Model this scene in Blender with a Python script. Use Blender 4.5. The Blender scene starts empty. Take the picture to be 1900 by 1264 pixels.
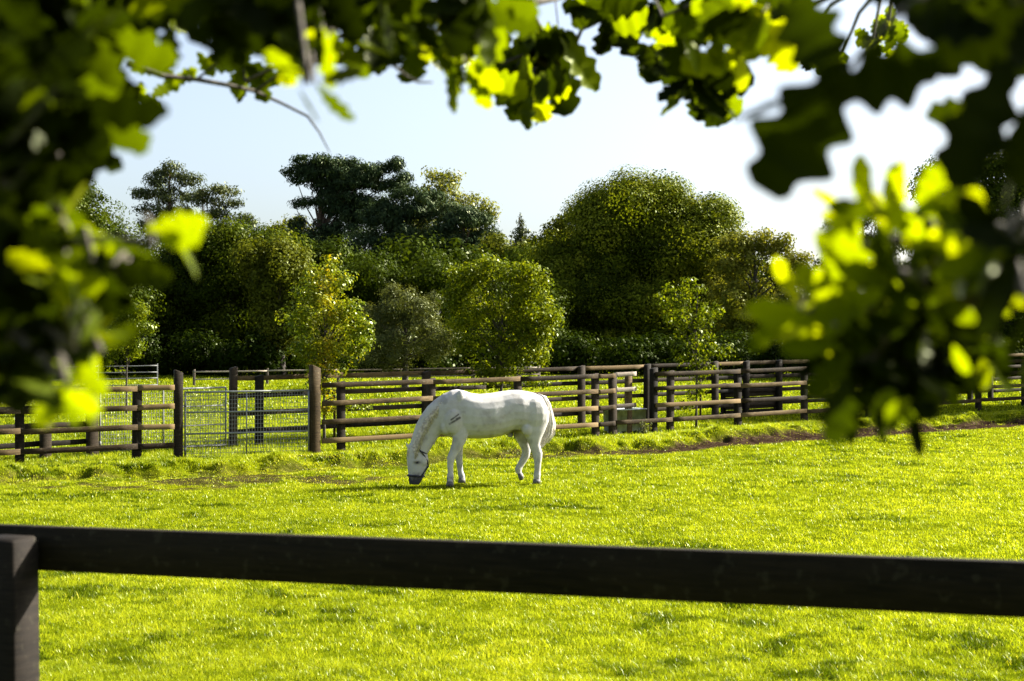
import bpy, math, random
import numpy as np
from mathutils import Vector, Matrix

rad = math.radians
random.seed(7)
rng = np.random.default_rng(11)
SC = bpy.context.scene
COL = SC.collection

# ---------------------------------------------------------------- camera, sky, sun
F, HY, CH = 2639.0, 655.0, 2.0          # focal length in photo pixels, horizon row, eye height
cd = bpy.data.cameras.new('camera')
cam = bpy.data.objects.new('camera', cd)
COL.objects.link(cam)
cam.location = (0, 0, CH)
cam.rotation_euler = (rad(90) + math.atan((HY - 632) / F), 0, 0)
cd.sensor_width = 36; cd.lens = 50
cd.clip_start = 0.05; cd.clip_end = 3000
cd.dof.use_dof = True
cd.dof.focus_distance = 24
cd.dof.aperture_fstop = 4.5
SC.camera = cam

SUN_EL, SUN_AZ = 33.0, 67.0             # azimuth clockwise from the view direction
w = bpy.data.worlds.new('World'); SC.world = w; w.use_nodes = True
nt = w.node_tree
bg = nt.nodes['Background']
sky = nt.nodes.new('ShaderNodeTexSky')
sky.sky_type = 'NISHITA'; sky.sun_disc = False
sky.sun_elevation = rad(SUN_EL); sky.sun_rotation = rad(SUN_AZ)
sky.air_density = 1.0; sky.dust_density = 3.0; sky.ozone_density = 2.0
hs = nt.nodes.new('ShaderNodeHueSaturation'); hs.inputs['Saturation'].default_value = 0.75
nt.links.new(sky.outputs[0], hs.inputs['Color']); nt.links.new(hs.outputs[0], bg.inputs[0])
bg.inputs[1].default_value = 0.056
sd = bpy.data.lights.new('sun', 'SUN')
sd.energy = 5.0; sd.angle = rad(0.5); sd.color = (1.0, 0.94, 0.84)
sun = bpy.data.objects.new('sun', sd); COL.objects.link(sun)
SDIR = Vector((math.cos(rad(SUN_EL)) * math.sin(rad(SUN_AZ)), math.cos(rad(SUN_EL)) * math.cos(rad(SUN_AZ)), math.sin(rad(SUN_EL))))
sun.rotation_euler = SDIR.to_track_quat('Z', 'Y').to_euler()
vs = SC.view_settings
vs.view_transform = 'Standard'; vs.look = 'None'; vs.gamma = 1.0; vs.exposure = 2.25
SC.cycles.max_bounces = 8; SC.cycles.diffuse_bounces = 3; SC.cycles.transmission_bounces = 4
SC.cycles.transparent_max_bounces = 4; SC.cycles.glossy_bounces = 2
SC.cycles.caustics_reflective = False; SC.cycles.caustics_refractive = False
SC.cycles.use_denoising = True

# ---------------------------------------------------------------- helpers
def tag(o, label=None, cat=None, group=None, kind=None):
    if label: o['label'] = label
    if cat: o['category'] = cat
    if group: o['group'] = group
    if kind: o['kind'] = kind
    return o

def empty(name, loc, label, cat, group=None):
    o = bpy.data.objects.new(name, None); COL.objects.link(o)
    o.location = loc; o.empty_display_size = 0.2
    return tag(o, label, cat, group)

def mesh_np(name, V, faces, mat, parent=None, tint=None, smooth=False, local=False, attr='tint'):
    """V (n,3) world points; faces = list of int arrays (m,k)."""
    V = np.asarray(V, dtype=np.float64).reshape(-1, 3)
    if parent is not None and not local:
        V = V - np.array(parent.location)
    me = bpy.data.meshes.new(name)
    me.vertices.add(len(V)); me.vertices.foreach_set('co', V.astype(np.float32).ravel())
    idx = []; starts = []; n = 0
    for f in faces:
        f = np.asarray(f, dtype=np.int32)
        if len(f) == 0: continue
        k = f.shape[1]
        idx.append(f.ravel()); starts.append(n + np.arange(len(f), dtype=np.int32) * k); n += f.size
    idx = np.concatenate(idx); starts = np.concatenate(starts)
    me.loops.add(len(idx)); me.loops.foreach_set('vertex_index', idx)
    me.polygons.add(len(starts)); me.polygons.foreach_set('loop_start', starts)
    if smooth: me.polygons.foreach_set('use_smooth', np.ones(len(starts), dtype=bool))
    if tint is not None:
        tints = tint if isinstance(tint, dict) else {attr: tint}
        for k, t in tints.items():
            a = me.attributes.new(k, 'FLOAT', 'POINT'); a.data.foreach_set('value', np.asarray(t, dtype=np.float32))
    me.update(calc_edges=True)
    me.materials.append(mat)
    o = bpy.data.objects.new(name, me); COL.objects.link(o)
    if parent is not None: o.parent = parent
    return o

class MB:
    """collects solids (quads and tris) for one mesh"""
    def __init__(s): s.v = []; s.q = []; s.t = []; s.n = 0; s.tint = []
    def add(s, V, q=None, t=None, tint=0.5):
        V = np.asarray(V, float).reshape(-1, 3)
        if q is not None and len(q): s.q.append(np.asarray(q) + s.n)
        if t is not None and len(t): s.t.append(np.asarray(t) + s.n)
        s.v.append(V); s.n += len(V)
        s.tint.append(np.broadcast_to(np.asarray(tint, float), (len(V),)))
    def box(s, c, ax, ay, az, hx, hy, hz, bev=0.004, top=0.0):
        """oriented box with chamfered long edges (axis ax long)"""
        c = np.array(c, float); ax, ay, az = [np.array(a, float) for a in (ax, ay, az)]
        b = bev
        prof = [(-hy + b, -hz), (hy - b, -hz), (hy, -hz + b), (hy, hz - b), (hy - b, hz), (-hy + b, hz), (-hy, hz - b), (-hy, -hz + b)]
        V = []
        for sx in (-1, 1):
            for (y, z) in prof:
                V.append(c + ax * sx * hx + ay * y + az * z)
        q = [[i, (i + 1) % 8, 8 + (i + 1) % 8, 8 + i] for i in range(8)]
        V = np.array(V); k = len(V)
        caps = [[7, 6, 5, 4], [7, 4, 3, 0], [0, 3, 2, 1], [8 + 4, 8 + 5, 8 + 6, 8 + 7], [8 + 3, 8 + 4, 8 + 7, 8 + 0], [8 + 1, 8 + 2, 8 + 3, 8 + 0]]
        s.add(V, q + caps)
    def tube(s, P, R, sides=6, cap=True, tint=0.5):
        P = np.asarray(P, float); R = np.broadcast_to(np.asarray(R, float), (len(P),))
        T = np.gradient(P, axis=0); T /= np.linalg.norm(T, axis=1)[:, None] + 1e-9
        up = np.array([0.13, 0.21, 0.97]); 
        if abs(T[0] @ up) > 0.9: up = np.array([0.97, 0.2, 0.1])
        A = np.cross(T, up); A /= np.linalg.norm(A, axis=1)[:, None] + 1e-9
        B = np.cross(T, A)
        th = np.arange(sides) * 2 * math.pi / sides
        V = (P[:, None, :] + R[:, None, None] * (np.cos(th)[None, :, None] * A[:, None, :] + np.sin(th)[None, :, None] * B[:, None, :])).reshape(-1, 3)
        q = []
        for i in range(len(P) - 1):
            for j in range(sides):
                a = i * sides + j; b = i * sides + (j + 1) % sides
                q.append([a, b, b + sides, a + sides])
        t = []
        if cap:
            for j in range(1, sides - 1):
                t.append([0, j + 1, j]); m = (len(P) - 1) * sides; t.append([m, m + j, m + j + 1])
        s.add(V, q, t, tint)
    def build(s, name, mat, parent=None, smooth=False):
        f = []
        if s.q: f.append(np.concatenate(s.q))
        if s.t: f.append(np.concatenate(s.t))
        return mesh_np(name, np.concatenate(s.v), f, mat, parent, np.concatenate(s.tint), smooth)

def vnoise(x, y, seed=0):
    x = np.asarray(x, float); y = np.asarray(y, float)
    xi = np.floor(x).astype(np.int64); yi = np.floor(y).astype(np.int64)
    xf = x - xi; yf = y - yi
    xf = xf * xf * (3 - 2 * xf); yf = yf * yf * (3 - 2 * yf)
    def h(a, b):
        n = (a * 374761393 + b * 668265263 + seed * 1442695041) & 0xffffffff
        n = ((n ^ (n >> 13)) * 1274126177) & 0xffffffff
        return ((n ^ (n >> 16)) & 0xffff) / 65535.0
    return (h(xi, yi) * (1 - xf) + h(xi + 1, yi) * xf) * (1 - yf) + (h(xi, yi + 1) * (1 - xf) + h(xi + 1, yi + 1) * xf) * yf
def fbm(x, y, sc, seed=0, o=4):
    r = 0; a = 1; t = 0
    for i in range(o):
        r = r + a * vnoise(np.asarray(x) / sc * 2 ** i, np.asarray(y) / sc * 2 ** i, seed + i * 17); t += a; a *= 0.5
    return r / t

# ---------------------------------------------------------------- ground shape
FOOT = np.array([(-60, 4.0), (-20, 18.6), (-7.86, 23.05), (-5.58, 24.0), (-3.37, 24.9), (-0.73, 27.2), (0.62, 27.9), (3.1, 29.0), (4.3, 30.5), (6.7, 32.1), (8.1, 32.9), (12.8, 35.8), (60, 66)])
def base_z(x, y):
    y = np.minimum(np.asarray(y, float), 62.0)
    wd = 3.0
    return -0.15 + 0.03 * wd * np.log1p(np.exp((y - 22.0) / wd))
def foot_d(x, y):           # distance past the foot of the bank (positive on the fence side)
    yy = np.interp(x, FOOT[:, 0], FOOT[:, 1])
    return (np.asarray(y) - yy) * 0.82
def sstep(a, b, x):
    t = np.clip((x - a) / (b - a), 0, 1); return t * t * (3 - 2 * t)
def ground_z(x, y):
    x = np.asarray(x, float); y = np.asarray(y, float)
    z = base_z(x, y)
    d = foot_d(x, y) + (fbm(x, y, 0.9, 5, 3) - 0.5) * 0.7
    bank = sstep(0.0, 0.28, d) * (1 - 0.6 * sstep(0.6, 2.2, d))
    fade = np.exp(-((x - 2) / 40.0) ** 2)
    z = z + fade * bank * (0.05 + 0.13 * fbm(x, y, 0.45, 9, 3))
    near = np.exp(-(d / 1.4) ** 2) * fade
    z = z + near * 0.07 * (fbm(x, y, 0.22, 21, 3) - 0.5) + fade * np.exp(-((d - .25) / .45) ** 2) * 0.38 * (fbm(x, y * .8, 0.38, 27, 3) - 0.46)
    z = z + 0.05 * (fbm(x, y, 1.6, 33, 3) - 0.5) * (y > 3) + 0.03 * (fbm(x, y, 0.4, 41, 2) - 0.5)
    z = z - fade * 0.035 * sstep(-0.7, -0.1, d) * (1 - sstep(-0.1, 0.1, d))
    return z
def G(px, py):
    """ground point seen at photo pixel (px, py)"""
    lo, hi = 5.0, 61.0
    for _ in range(50):
        D = (lo + hi) / 2
        yy = HY + F * (CH - float(base_z(0, D))) / D
        if yy > py: lo = D
        else: hi = D
    return Vector(((px - 950) / F * D, D, float(base_z(0, D))))
def P3(px, py, D):
    return np.array([(px - 950) / F * D, D, CH - (py - HY) / F * D])

# ---------------------------------------------------------------- materials
def new_mat(name):
    m = bpy.data.materials.new(name); m.use_nodes = True
    n = m.node_tree.nodes; n.clear()
    out = n.new('ShaderNodeOutputMaterial')
    return m, n, m.node_tree.links, out
def ramp(n, stops, fac, l):
    r = n.new('ShaderNodeValToRGB')
    e = r.color_ramp.elements
    while len(e) > 1: e.remove(e[-1])
    e[0].position = stops[0][0]; e[0].color = (*stops[0][1], 1)
    for p, c in stops[1:]:
        k = e.new(p); k.color = (*c, 1)
    l.new(fac, r.inputs[0]); return r
def leaf_mat(name, stops, trans=0.45, gloss=0.12, rough=0.4, tcol=(1.35, 1.25, 0.35), nscale=3.0, patch=0.0):
    m, n, l, out = new_mat(name)
    at = n.new('ShaderNodeAttribute'); at.attribute_name = 'tint'
    fac = at.outputs['Fac']
    if patch:
        tc = n.new('ShaderNodeTexCoord'); nz = n.new('ShaderNodeTexNoise'); nz.inputs['Scale'].default_value = nscale
        l.new(tc.outputs['Object'], nz.inputs['Vector'])
        ma = n.new('ShaderNodeMath'); ma.operation = 'MULTIPLY_ADD'; ma.inputs[1].default_value = patch; 
        sb = n.new('ShaderNodeMath'); sb.operation = 'SUBTRACT'; sb.inputs[1].default_value = 0.5
        l.new(nz.outputs['Fac'], sb.inputs[0]); l.new(sb.outputs[0], ma.inputs[0]); l.new(fac, ma.inputs[2]); fac = ma.outputs[0]
    r = ramp(n, stops, fac, l)
    df = n.new('ShaderNodeBsdfDiffuse'); l.new(r.outputs[0], df.inputs[0])
    mx = n.new('ShaderNodeMix'); mx.data_type = 'RGBA'; mx.blend_type = 'MULTIPLY'; mx.inputs[0].default_value = 1
    l.new(r.outputs[0], mx.inputs[6]); mx.inputs[7].default_value = (*tcol, 1)
    tr = n.new('ShaderNodeBsdfTranslucent'); l.new(mx.outputs[2], tr.inputs[0])
    m1 = n.new('ShaderNodeMixShader'); m1.inputs[0].default_value = trans
    l.new(df.outputs[0], m1.inputs[1]); l.new(tr.outputs[0], m1.inputs[2])
    gl = n.new('ShaderNodeBsdfGlossy'); gl.inputs['Roughness'].default_value = rough; gl.inputs[0].default_value = (0.65, 0.7, 0.45, 1)
    fr = n.new('ShaderNodeFresnel'); fr.inputs[0].default_value = 1.4
    mm = n.new('ShaderNodeMath'); mm.operation = 'MULTIPLY'; mm.inputs[1].default_value = gloss * 2.2; mm.use_clamp = True
    l.new(fr.outputs[0], mm.inputs[0])
    m2 = n.new('ShaderNodeMixShader'); l.new(mm.outputs[0], m2.inputs[0])
    l.new(m1.outputs[0], m2.inputs[1]); l.new(gl.outputs[0], m2.inputs[2])
    l.new(m2.outputs[0], out.inputs[0])
    return m

def wood_mat(name, c1, c2, c3, rough=0.8, lichen=0.25):
    m, n, l, out = new_mat(name)
    tc = n.new('ShaderNodeTexCoord')
    at = n.new('ShaderNodeAttribute'); at.attribute_name = 'tint'
    nz = n.new('ShaderNodeTexNoise'); nz.inputs['Scale'].default_value = 1.6; nz.inputs['Detail'].default_value = 8; nz.inputs['Roughness'].default_value = 0.65
    l.new(tc.outputs['Object'], nz.inputs['Vector'])
    n2 = n.new('ShaderNodeTexNoise'); n2.inputs['Scale'].default_value = 22; n2.inputs['Detail'].default_value = 6
    mp = n.new('ShaderNodeMapping'); mp.inputs['Scale'].default_value = (0.35, 0.35, 4.0)
    l.new(tc.outputs['Object'], mp.inputs[0]); l.new(mp.outputs[0], n2.inputs['Vector'])
    ad = n.new('ShaderNodeMath'); ad.operation = 'ADD'; l.new(nz.outputs['Fac'], ad.inputs[0]); l.new(n2.outputs['Fac'], ad.inputs[1])
    a2 = n.new('ShaderNodeMath'); a2.operation = 'ADD'; l.new(ad.outputs[0], a2.inputs[0]); l.new(at.outputs['Fac'], a2.inputs[1])
    sc = n.new('ShaderNodeMath'); sc.operation = 'MULTIPLY_ADD'; sc.inputs[1].default_value = 0.9; sc.inputs[2].default_value = -0.85
    l.new(a2.outputs[0], sc.inputs[0])
    r = ramp(n, [(0.15, c1), (0.5, c2), (0.9, c3)], sc.outputs[0], l)
    nl = n.new('ShaderNodeTexNoise'); nl.inputs['Scale'].default_value = 30; nl.inputs['Detail'].default_value = 3
    l.new(tc.outputs['Object'], nl.inputs['Vector'])
    rl = ramp(n, [(0.60, (0, 0, 0)), (0.68, (1, 1, 1))], nl.outputs['Fac'], l)
    ml = n.new('ShaderNodeMath'); ml.operation = 'MULTIPLY'; ml.inputs[1].default_value = lichen; l.new(rl.outputs[0], ml.inputs[0])
    mx = n.new('ShaderNodeMix'); mx.data_type = 'RGBA'; l.new(ml.outputs[0], mx.inputs[0])
    l.new(r.outputs[0], mx.inputs[6]); mx.inputs[7].default_value = (0.16, 0.15, 0.09, 1)
    b = n.new('ShaderNodeBsdfPrincipled'); l.new(mx.outputs[2], b.inputs['Base Color']); b.inputs['Roughness'].default_value = rough
    b.inputs['Specular IOR Level'].default_value = 0.12
    bp = n.new('ShaderNodeBump'); bp.inputs['Strength'].default_value = 0.25; bp.inputs['Distance'].default_value = 0.006
    l.new(n2.outputs['Fac'], bp.inputs['Height']); l.new(bp.outputs[0], b.inputs['Normal'])
    l.new(b.outputs[0], out.inputs[0]); return m

def plain_mat(name, col, rough=0.6, metal=0.0, var=0.3, scale=8.0, bump=0.2, spec=0.4):
    m, n, l, out = new_mat(name)
    tc = n.new('ShaderNodeTexCoord'); nz = n.new('ShaderNodeTexNoise')
    nz.inputs['Scale'].default_value = scale; nz.inputs['Detail'].default_value = 5
    l.new(tc.outputs['Object'], nz.inputs['Vector'])
    r = ramp(n, [(0.3, tuple(c * (1 - var) for c in col)), (0.7, tuple(min(1, c * (1 + var)) for c in col))], nz.outputs['Fac'], l)
    b = n.new('ShaderNodeBsdfPrincipled'); l.new(r.outputs[0], b.inputs['Base Color'])
    b.inputs['Roughness'].default_value = rough; b.inputs['Metallic'].default_value = metal; b.inputs['Specular IOR Level'].default_value = spec
    bp = n.new('ShaderNodeBump'); bp.inputs['Strength'].default_value = bump; bp.inputs['Distance'].default_value = 0.01
    l.new(nz.outputs['Fac'], bp.inputs['Height']); l.new(bp.outputs[0], b.inputs['Normal'])
    l.new(b.outputs[0], out.inputs[0]); return m

M = {}
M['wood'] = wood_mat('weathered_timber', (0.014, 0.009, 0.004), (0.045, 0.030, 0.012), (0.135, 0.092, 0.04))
M['wood_dark'] = wood_mat('dark_and_shaded_timber', (0.006, 0.005, 0.003), (0.015, 0.011, 0.006), (0.04, 0.029, 0.018), lichen=0.12)  # dark posts; on the back fence rails the colour stands in for shade
M['wood_near'] = wood_mat('shade_black_timber', (0.0025, 0.0022, 0.001), (0.005, 0.0042, 0.002), (0.016, 0.012, 0.006), lichen=0.08)  # near rail: its backlit shade is put into a nearly black base colour
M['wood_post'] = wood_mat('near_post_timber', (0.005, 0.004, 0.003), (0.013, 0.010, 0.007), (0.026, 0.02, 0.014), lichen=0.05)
M['wood_grey'] = wood_mat('bleached_timber', (0.06, 0.05, 0.04), (0.16, 0.13, 0.10), (0.34, 0.29, 0.23))
M['bark'] = plain_mat('bark', (0.045, 0.036, 0.026), 0.9, var=0.5, scale=12, bump=0.8)
M['bark_near'] = plain_mat('near_bark', (0.07, 0.06, 0.045), 0.9, var=0.5, scale=60, bump=0.6)
M['bark_pine'] = plain_mat('pine_bark', (0.09, 0.055, 0.035), 0.9, var=0.5, scale=6, bump=0.8)
M['steel'] = plain_mat('galvanised_steel', (0.21, 0.22, 0.21), 0.55, 0.4, 0.25, 14, 0.1)
M['steel_old'] = plain_mat('old_dull_steel', (0.13, 0.135, 0.13), 0.7, 0.2, 0.3, 14, 0.1)
M['steel_dull'] = plain_mat('dull_galvanised_sheet', (0.42, 0.45, 0.47), 0.6, 0.1, 0.35, 7, 0.2)
M['grass'] = leaf_mat('grass_blades', [(0.0, (0.035, 0.058, 0.001)), (0.3, (0.135, 0.18, 0.006)), (0.7, (0.29, 0.33, 0.014)), (0.93, (0.40, 0.39, 0.02)), (1.0, (0.6, 0.56, 0.22))], trans=0.45, gloss=0.026, rough=0.42, tcol=(1.5, 1.45, 0.6))

def ground_mat():
    m, n, l, out = new_mat('meadow_soil')
    tc = n.new('ShaderNodeTexCoord')
    mu = n.new('ShaderNodeAttribute'); mu.attribute_name = 'mud'
    nz = n.new('ShaderNodeTexNoise'); nz.inputs['Scale'].default_value = 9; nz.inputs['Detail'].default_value = 8; nz.inputs['Roughness'].default_value = 0.7
    l.new(tc.outputs['Object'], nz.inputs['Vector'])
    n2 = n.new('ShaderNodeTexNoise'); n2.inputs['Scale'].default_value = 0.8; n2.inputs['Detail'].default_value = 5
    l.new(tc.outputs['Object'], n2.inputs['Vector'])
    a = n.new('ShaderNodeMath'); a.operation = 'ADD'; l.new(nz.outputs['Fac'], a.inputs[0]); l.new(n2.outputs['Fac'], a.inputs[1])
    h = n.new('ShaderNodeMath'); h.operation = 'MULTIPLY'; h.inputs[1].default_value = 0.5; l.new(a.outputs[0], h.inputs[0])
    g = ramp(n, [(0.3, (0.025, 0.036, 0.001)), (0.5, (0.07, 0.09, 0.0015)), (0.7, (0.15, 0.16, 0.003))], h.outputs[0], l)
    s = ramp(n, [(0.3, (0.008, 0.005, 0.003)), (0.5, (0.024, 0.015, 0.009)), (0.72, (0.08, 0.055, 0.035))], nz.outputs['Fac'], l)
    mx = n.new('ShaderNodeMix'); mx.data_type = 'RGBA'; l.new(mu.outputs['Fac'], mx.inputs[0]); l.new(g.outputs[0], mx.inputs[6]); l.new(s.outputs[0], mx.inputs[7])
    b = n.new('ShaderNodeBsdfPrincipled'); l.new(mx.outputs[2], b.inputs['Base Color']); b.inputs['Roughness'].default_value = 0.9
    b.inputs['Specular IOR Level'].default_value = 0.2
    bp = n.new('ShaderNodeBump'); bp.inputs['Strength'].default_value = 0.9; bp.inputs['Distance'].default_value = 0.05
    l.new(nz.outputs['Fac'], bp.inputs['Height']); l.new(bp.outputs[0], b.inputs['Normal'])
    b.inputs['Specular IOR Level'].default_value = 0.0
    l.new(b.outputs[0], out.inputs[0]); return m
M['ground'] = ground_mat()

# ---------------------------------------------------------------- ground sheet
def mud_amt(x, y):
    d = foot_d(x, y) + (fbm(x, y, 0.9, 5, 3) - 0.5) * 0.7
    right = sstep(-4.0, 4.5, x)
    wdt = 0.22 + 0.75 * right * (1 - 0.3 * sstep(9, 14, x))
    strip = sstep(-wdt - 0.25, -wdt + 0.1, d) * (1 - sstep(0.0, 0.28, d))
    strip = strip * (0.55 + 0.45 * right) * sstep(0.25, 0.45, fbm(x, y, 0.5, 77, 3) + 0.18 * right)
    worn = np.exp(-((x + 4.6) / 2.6) ** 2 - ((y - 23.0 - 0.25 * (x + 4.6)) / 1.1) ** 2)
    worn = sstep(0.46, 0.62, fbm(x, y, 0.45, 88, 4) * 0.75 + worn * 0.28)*sstep(0.1, 0.4, worn)
    gate = np.exp(-((x + 3.3) / 0.7) ** 2 - ((y - 25.9) / 0.5) ** 2)
    gate = sstep(0.5, 0.7, fbm(x, y, 0.3, 99, 3) * 0.6 + gate * 0.6) * sstep(0.05, 0.2, gate)
    return np.clip(np.maximum(np.maximum(strip, worn * 0.8), gate), 0, 1)
ys = np.concatenate([np.linspace(-60, 5, 14), np.linspace(6, 19, 90), np.linspace(19.1, 38, 420), np.linspace(38.3, 64, 70), np.geomspace(66, 1500, 26)])
xs = np.concatenate([-np.geomspace(900, 22, 20), np.linspace(-20, 20, 640), np.geomspace(22, 900, 20)])
X, Y = np.meshgrid(xs, ys)
Z = ground_z(X, Y)
nx, ny = len(xs), len(ys)
ii = (np.arange(ny - 1)[:, None] * nx + np.arange(nx - 1)[None, :]).ravel()
Q = np.stack([ii, ii + 1, ii + nx + 1, ii + nx], 1)
mud = mud_amt(X, Y)
g = mesh_np('ground', np.stack([X.ravel(), Y.ravel(), Z.ravel()], 1), [Q], M['ground'], None, {'mud': mud.ravel()}, smooth=True)
tag(g, 'sunlit paddock ground with a muddy strip along the fence', kind='structure')

# ---------------------------------------------------------------- grass blades
def grass():
    bands = [(7.6, 10, 9500, .0030), (10, 14, 5200, .0040), (14, 20, 2200, .006), (20, 28, 1300, .008), (28, 36, 650, .011), (36, 60, 140, .022)]
    XX, YY, WW = [], [], []
    for a, b, dens, wd in bands:
        xm0, xm1 = 0.385 * b + 1.2, 0
        area = (b - a) * 2 * xm0
        n = int(area * dens)
        x = rng.uniform(-xm0, xm0, n); y = rng.uniform(a, b, n)
        k = np.abs(x) < 0.385 * y + 1.2
        XX.append(x[k]); YY.append(y[k]); WW.append(np.full(k.sum(), wd))
    for a, b, nn_ in ((-13, 14, 150000),):      # extra blades on the rough bank
        x = rng.uniform(a, b, nn_); y = np.interp(x, FOOT[:, 0], FOOT[:, 1]) + rng.uniform(-0.4, 1.9, nn_)
        XX.append(x); YY.append(y); WW.append(np.full(nn_, .009))
    x = np.concatenate(XX); y = np.concatenate(YY); wd = np.concatenate(WW)
    md = mud_amt(x, y)
    keep = rng.random(len(x)) > md * 0.97
    clump = fbm(x, y, 0.22, 3, 3); big = fbm(x, y, 1.5, 4, 4)
    keep &= rng.random(len(x)) < 0.35 + 1.3 * clump
    x, y, wd, clump, big, md = [a[keep] for a in (x, y, wd, clump, big, md)]
    n = len(x)
    d = foot_d(x, y)
    onbank = sstep(0.0, 0.4, d)
    tuft = sstep(0.52, 0.68, fbm(x, y * 1.8, 0.38, 13, 4)) * sstep(0.42, 0.62, fbm(x, y * 1.5, 1.6, 14, 2))
    speck = sstep(0.60, 0.68, fbm(x, y, 0.11, 61, 2))
    h = 0.026 * (0.5 + rng.random(n)) * (0.6 + 1.1 * clump) * (1 + 0.8 * onbank * (0.4 + fbm(x, y, 0.3, 66, 2)) + 0.25 * tuft)
    h = h * np.where(md > 0.05, 0.6, 1) * (1 + (y > 20) * 0.12)
    tall = rng.random(n) < 0.012; h = np.where(tall, h * 1.7, h)
    z = ground_z(x, y) - 0.006
    ang = rng.uniform(0, 2 * math.pi, n)
    lean = rng.uniform(0.15, 1.15, n) * h; la = rng.uniform(0, 2 * math.pi, n)
    lx, ly = np.cos(la) * lean, np.sin(la) * lean
    hw = wd * rng.uniform(0.6, 1.3, n) * 0.5 * (1 + 0.5 * tuft)
    ax, ay = np.cos(ang) * hw, np.sin(ang) * hw
    V = np.empty((n, 5, 3), np.float32)
    V[:, 0] = np.stack([x - ax, y - ay, z], 1); V[:, 1] = np.stack([x + ax, y + ay, z], 1)
    mx, my, mz = x + lx * 0.35, y + ly * 0.35, z + h * 0.6
    V[:, 2] = np.stack([mx + ax * .8, my + ay * .8, mz], 1); V[:, 3] = np.stack([mx - ax * .8, my - ay * .8, mz], 1)
    V[:, 4] = np.stack([x + lx, y + ly, z + h], 1)
    b = np.arange(n)[:, None] * 5
    q = b + np.array([[0, 1, 2, 3]]); t = b + np.array([[3, 2, 4]])
    tint = 0.18 + 0.30 * rng.random(n) + 0.42 * (big - 0.2) + 0.22 * clump - 0.5 * tuft - 0.3 * speck - 0.04 * onbank
    tint = np.where(rng.random(n) < 0.028, 0.85 + 0.15 * rng.random(n), tint)  # a few pale blades stand in for sun glints
    tint = np.clip(tint + 0.15 * (md > 0.02) , 0, 1)
    o = mesh_np('grass', V.reshape(-1, 3), [q, t], M['grass'], None, np.repeat(tint, 5))
    tag(o, 'short bright green grass covering the paddock', 'grass', kind='stuff')
grass()

# ---------------------------------------------------------------- fences
UP = np.array([0, 0, 1.0])
def lin(a, b, t): return a + (b - a) * t
def rail(parent, p0, p1, hgt, th, mat, toward, jit=0.006, name='rail'):
    """board between two points (centre line of its face)"""
    p0 = np.array(p0, float); p1 = np.array(p1, float)
    d = p1 - p0; L = np.linalg.norm(d); ax = d / L
    ay = np.cross(UP, ax); ay /= np.linalg.norm(ay)
    if ay[1] * toward < 0: ay = -ay
    az = np.cross(ax, ay); az = az if az[2] > 0 else -az
    n = 7; mb = MB(); b = 0.003
    hy, hz = th / 2, hgt / 2
    prof = [(-hy + b, -hz), (hy - b, -hz), (hy, -hz + b), (hy, hz - b), (hy - b, hz), (-hy + b, hz), (-hy, hz - b), (-hy, -hz + b)]
    V = []; sag = random.uniform(0, jit); tw = random.uniform(-.03, .03)
    for i in range(n):
        t = i / (n - 1); c = p0 + d * t - UP * sag * math.sin(math.pi * t) + ay * random.uniform(-.002, .002)
        k = 1 + random.uniform(-.02, .02)
        a = tw * (t - .5)
        for (y, z) in prof:
            V.append(c + ay * (y * math.cos(a) - z * math.sin(a)) + az * (z * math.cos(a) + y * math.sin(a)) * k)
    q = [[i * 8 + j, i * 8 + (j + 1) % 8, i * 8 + 8 + (j + 1) % 8, i * 8 + 8 + j] for i in range(n - 1) for j in range(8)]
    m = (n - 1) * 8
    q += [[7, 6, 5, 4], [7, 4, 3, 0], [0, 3, 2, 1], [m + 4, m + 5, m + 6, m + 7], [m + 3, m + 4, m + 7, m], [m + 1, m + 2, m + 3, m]]
    mb.add(V, q, tint=random.uniform(0.1, 1.05))
    return mb.build(name, mat, parent)
def post(parent, base, h, wx, wy, dirv, mat, slope=0.03, name='post', lean=(0, 0)):
    base = np.array(base, float); ax = np.array([dirv[0], dirv[1], 0.]); ax /= np.linalg.norm(ax)
    ay = np.array([-ax[1], ax[0], 0])
    mb = MB(); V = []
    b = 0.008
    pr = [(-wx / 2 + b, -wy / 2), (wx / 2 - b, -wy / 2), (wx / 2, -wy / 2 + b), (wx / 2, wy / 2 - b), (wx / 2 - b, wy / 2), (-wx / 2 + b, wy / 2), (-wx / 2, wy / 2 - b), (-wx / 2, -wy / 2 + b)]
    lv = [-0.25, 0.0, h * .33, h * .66, h - 0.012, h]
    for li, z in enumerate(lv):
        for (x, y) in pr:
            k = 1.0 if li < 5 else 0.86
            zz = z + (slope * (x / wx) if li >= 4 else 0)
            V.append(base + ax * x * k + ay * y * k + UP * zz + np.array([lean[0], lean[1], 0]) * max(z, 0))
    n = len(lv)
    q = [[i * 8 + j, i * 8 + (j + 1) % 8, i * 8 + 8 + (j + 1) % 8, i * 8 + 8 + j] for i in range(n - 1) for j in range(8)]
    m = (n - 1) * 8
    q += [[m + 4, m + 5, m + 6, m + 7], [m + 3, m + 4, m + 7, m], [m + 1, m + 2, m + 3, m]]
    mb.add(V, q, tint=random.uniform(0.2, 0.75))
    return mb.build(name, mat, parent)

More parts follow.
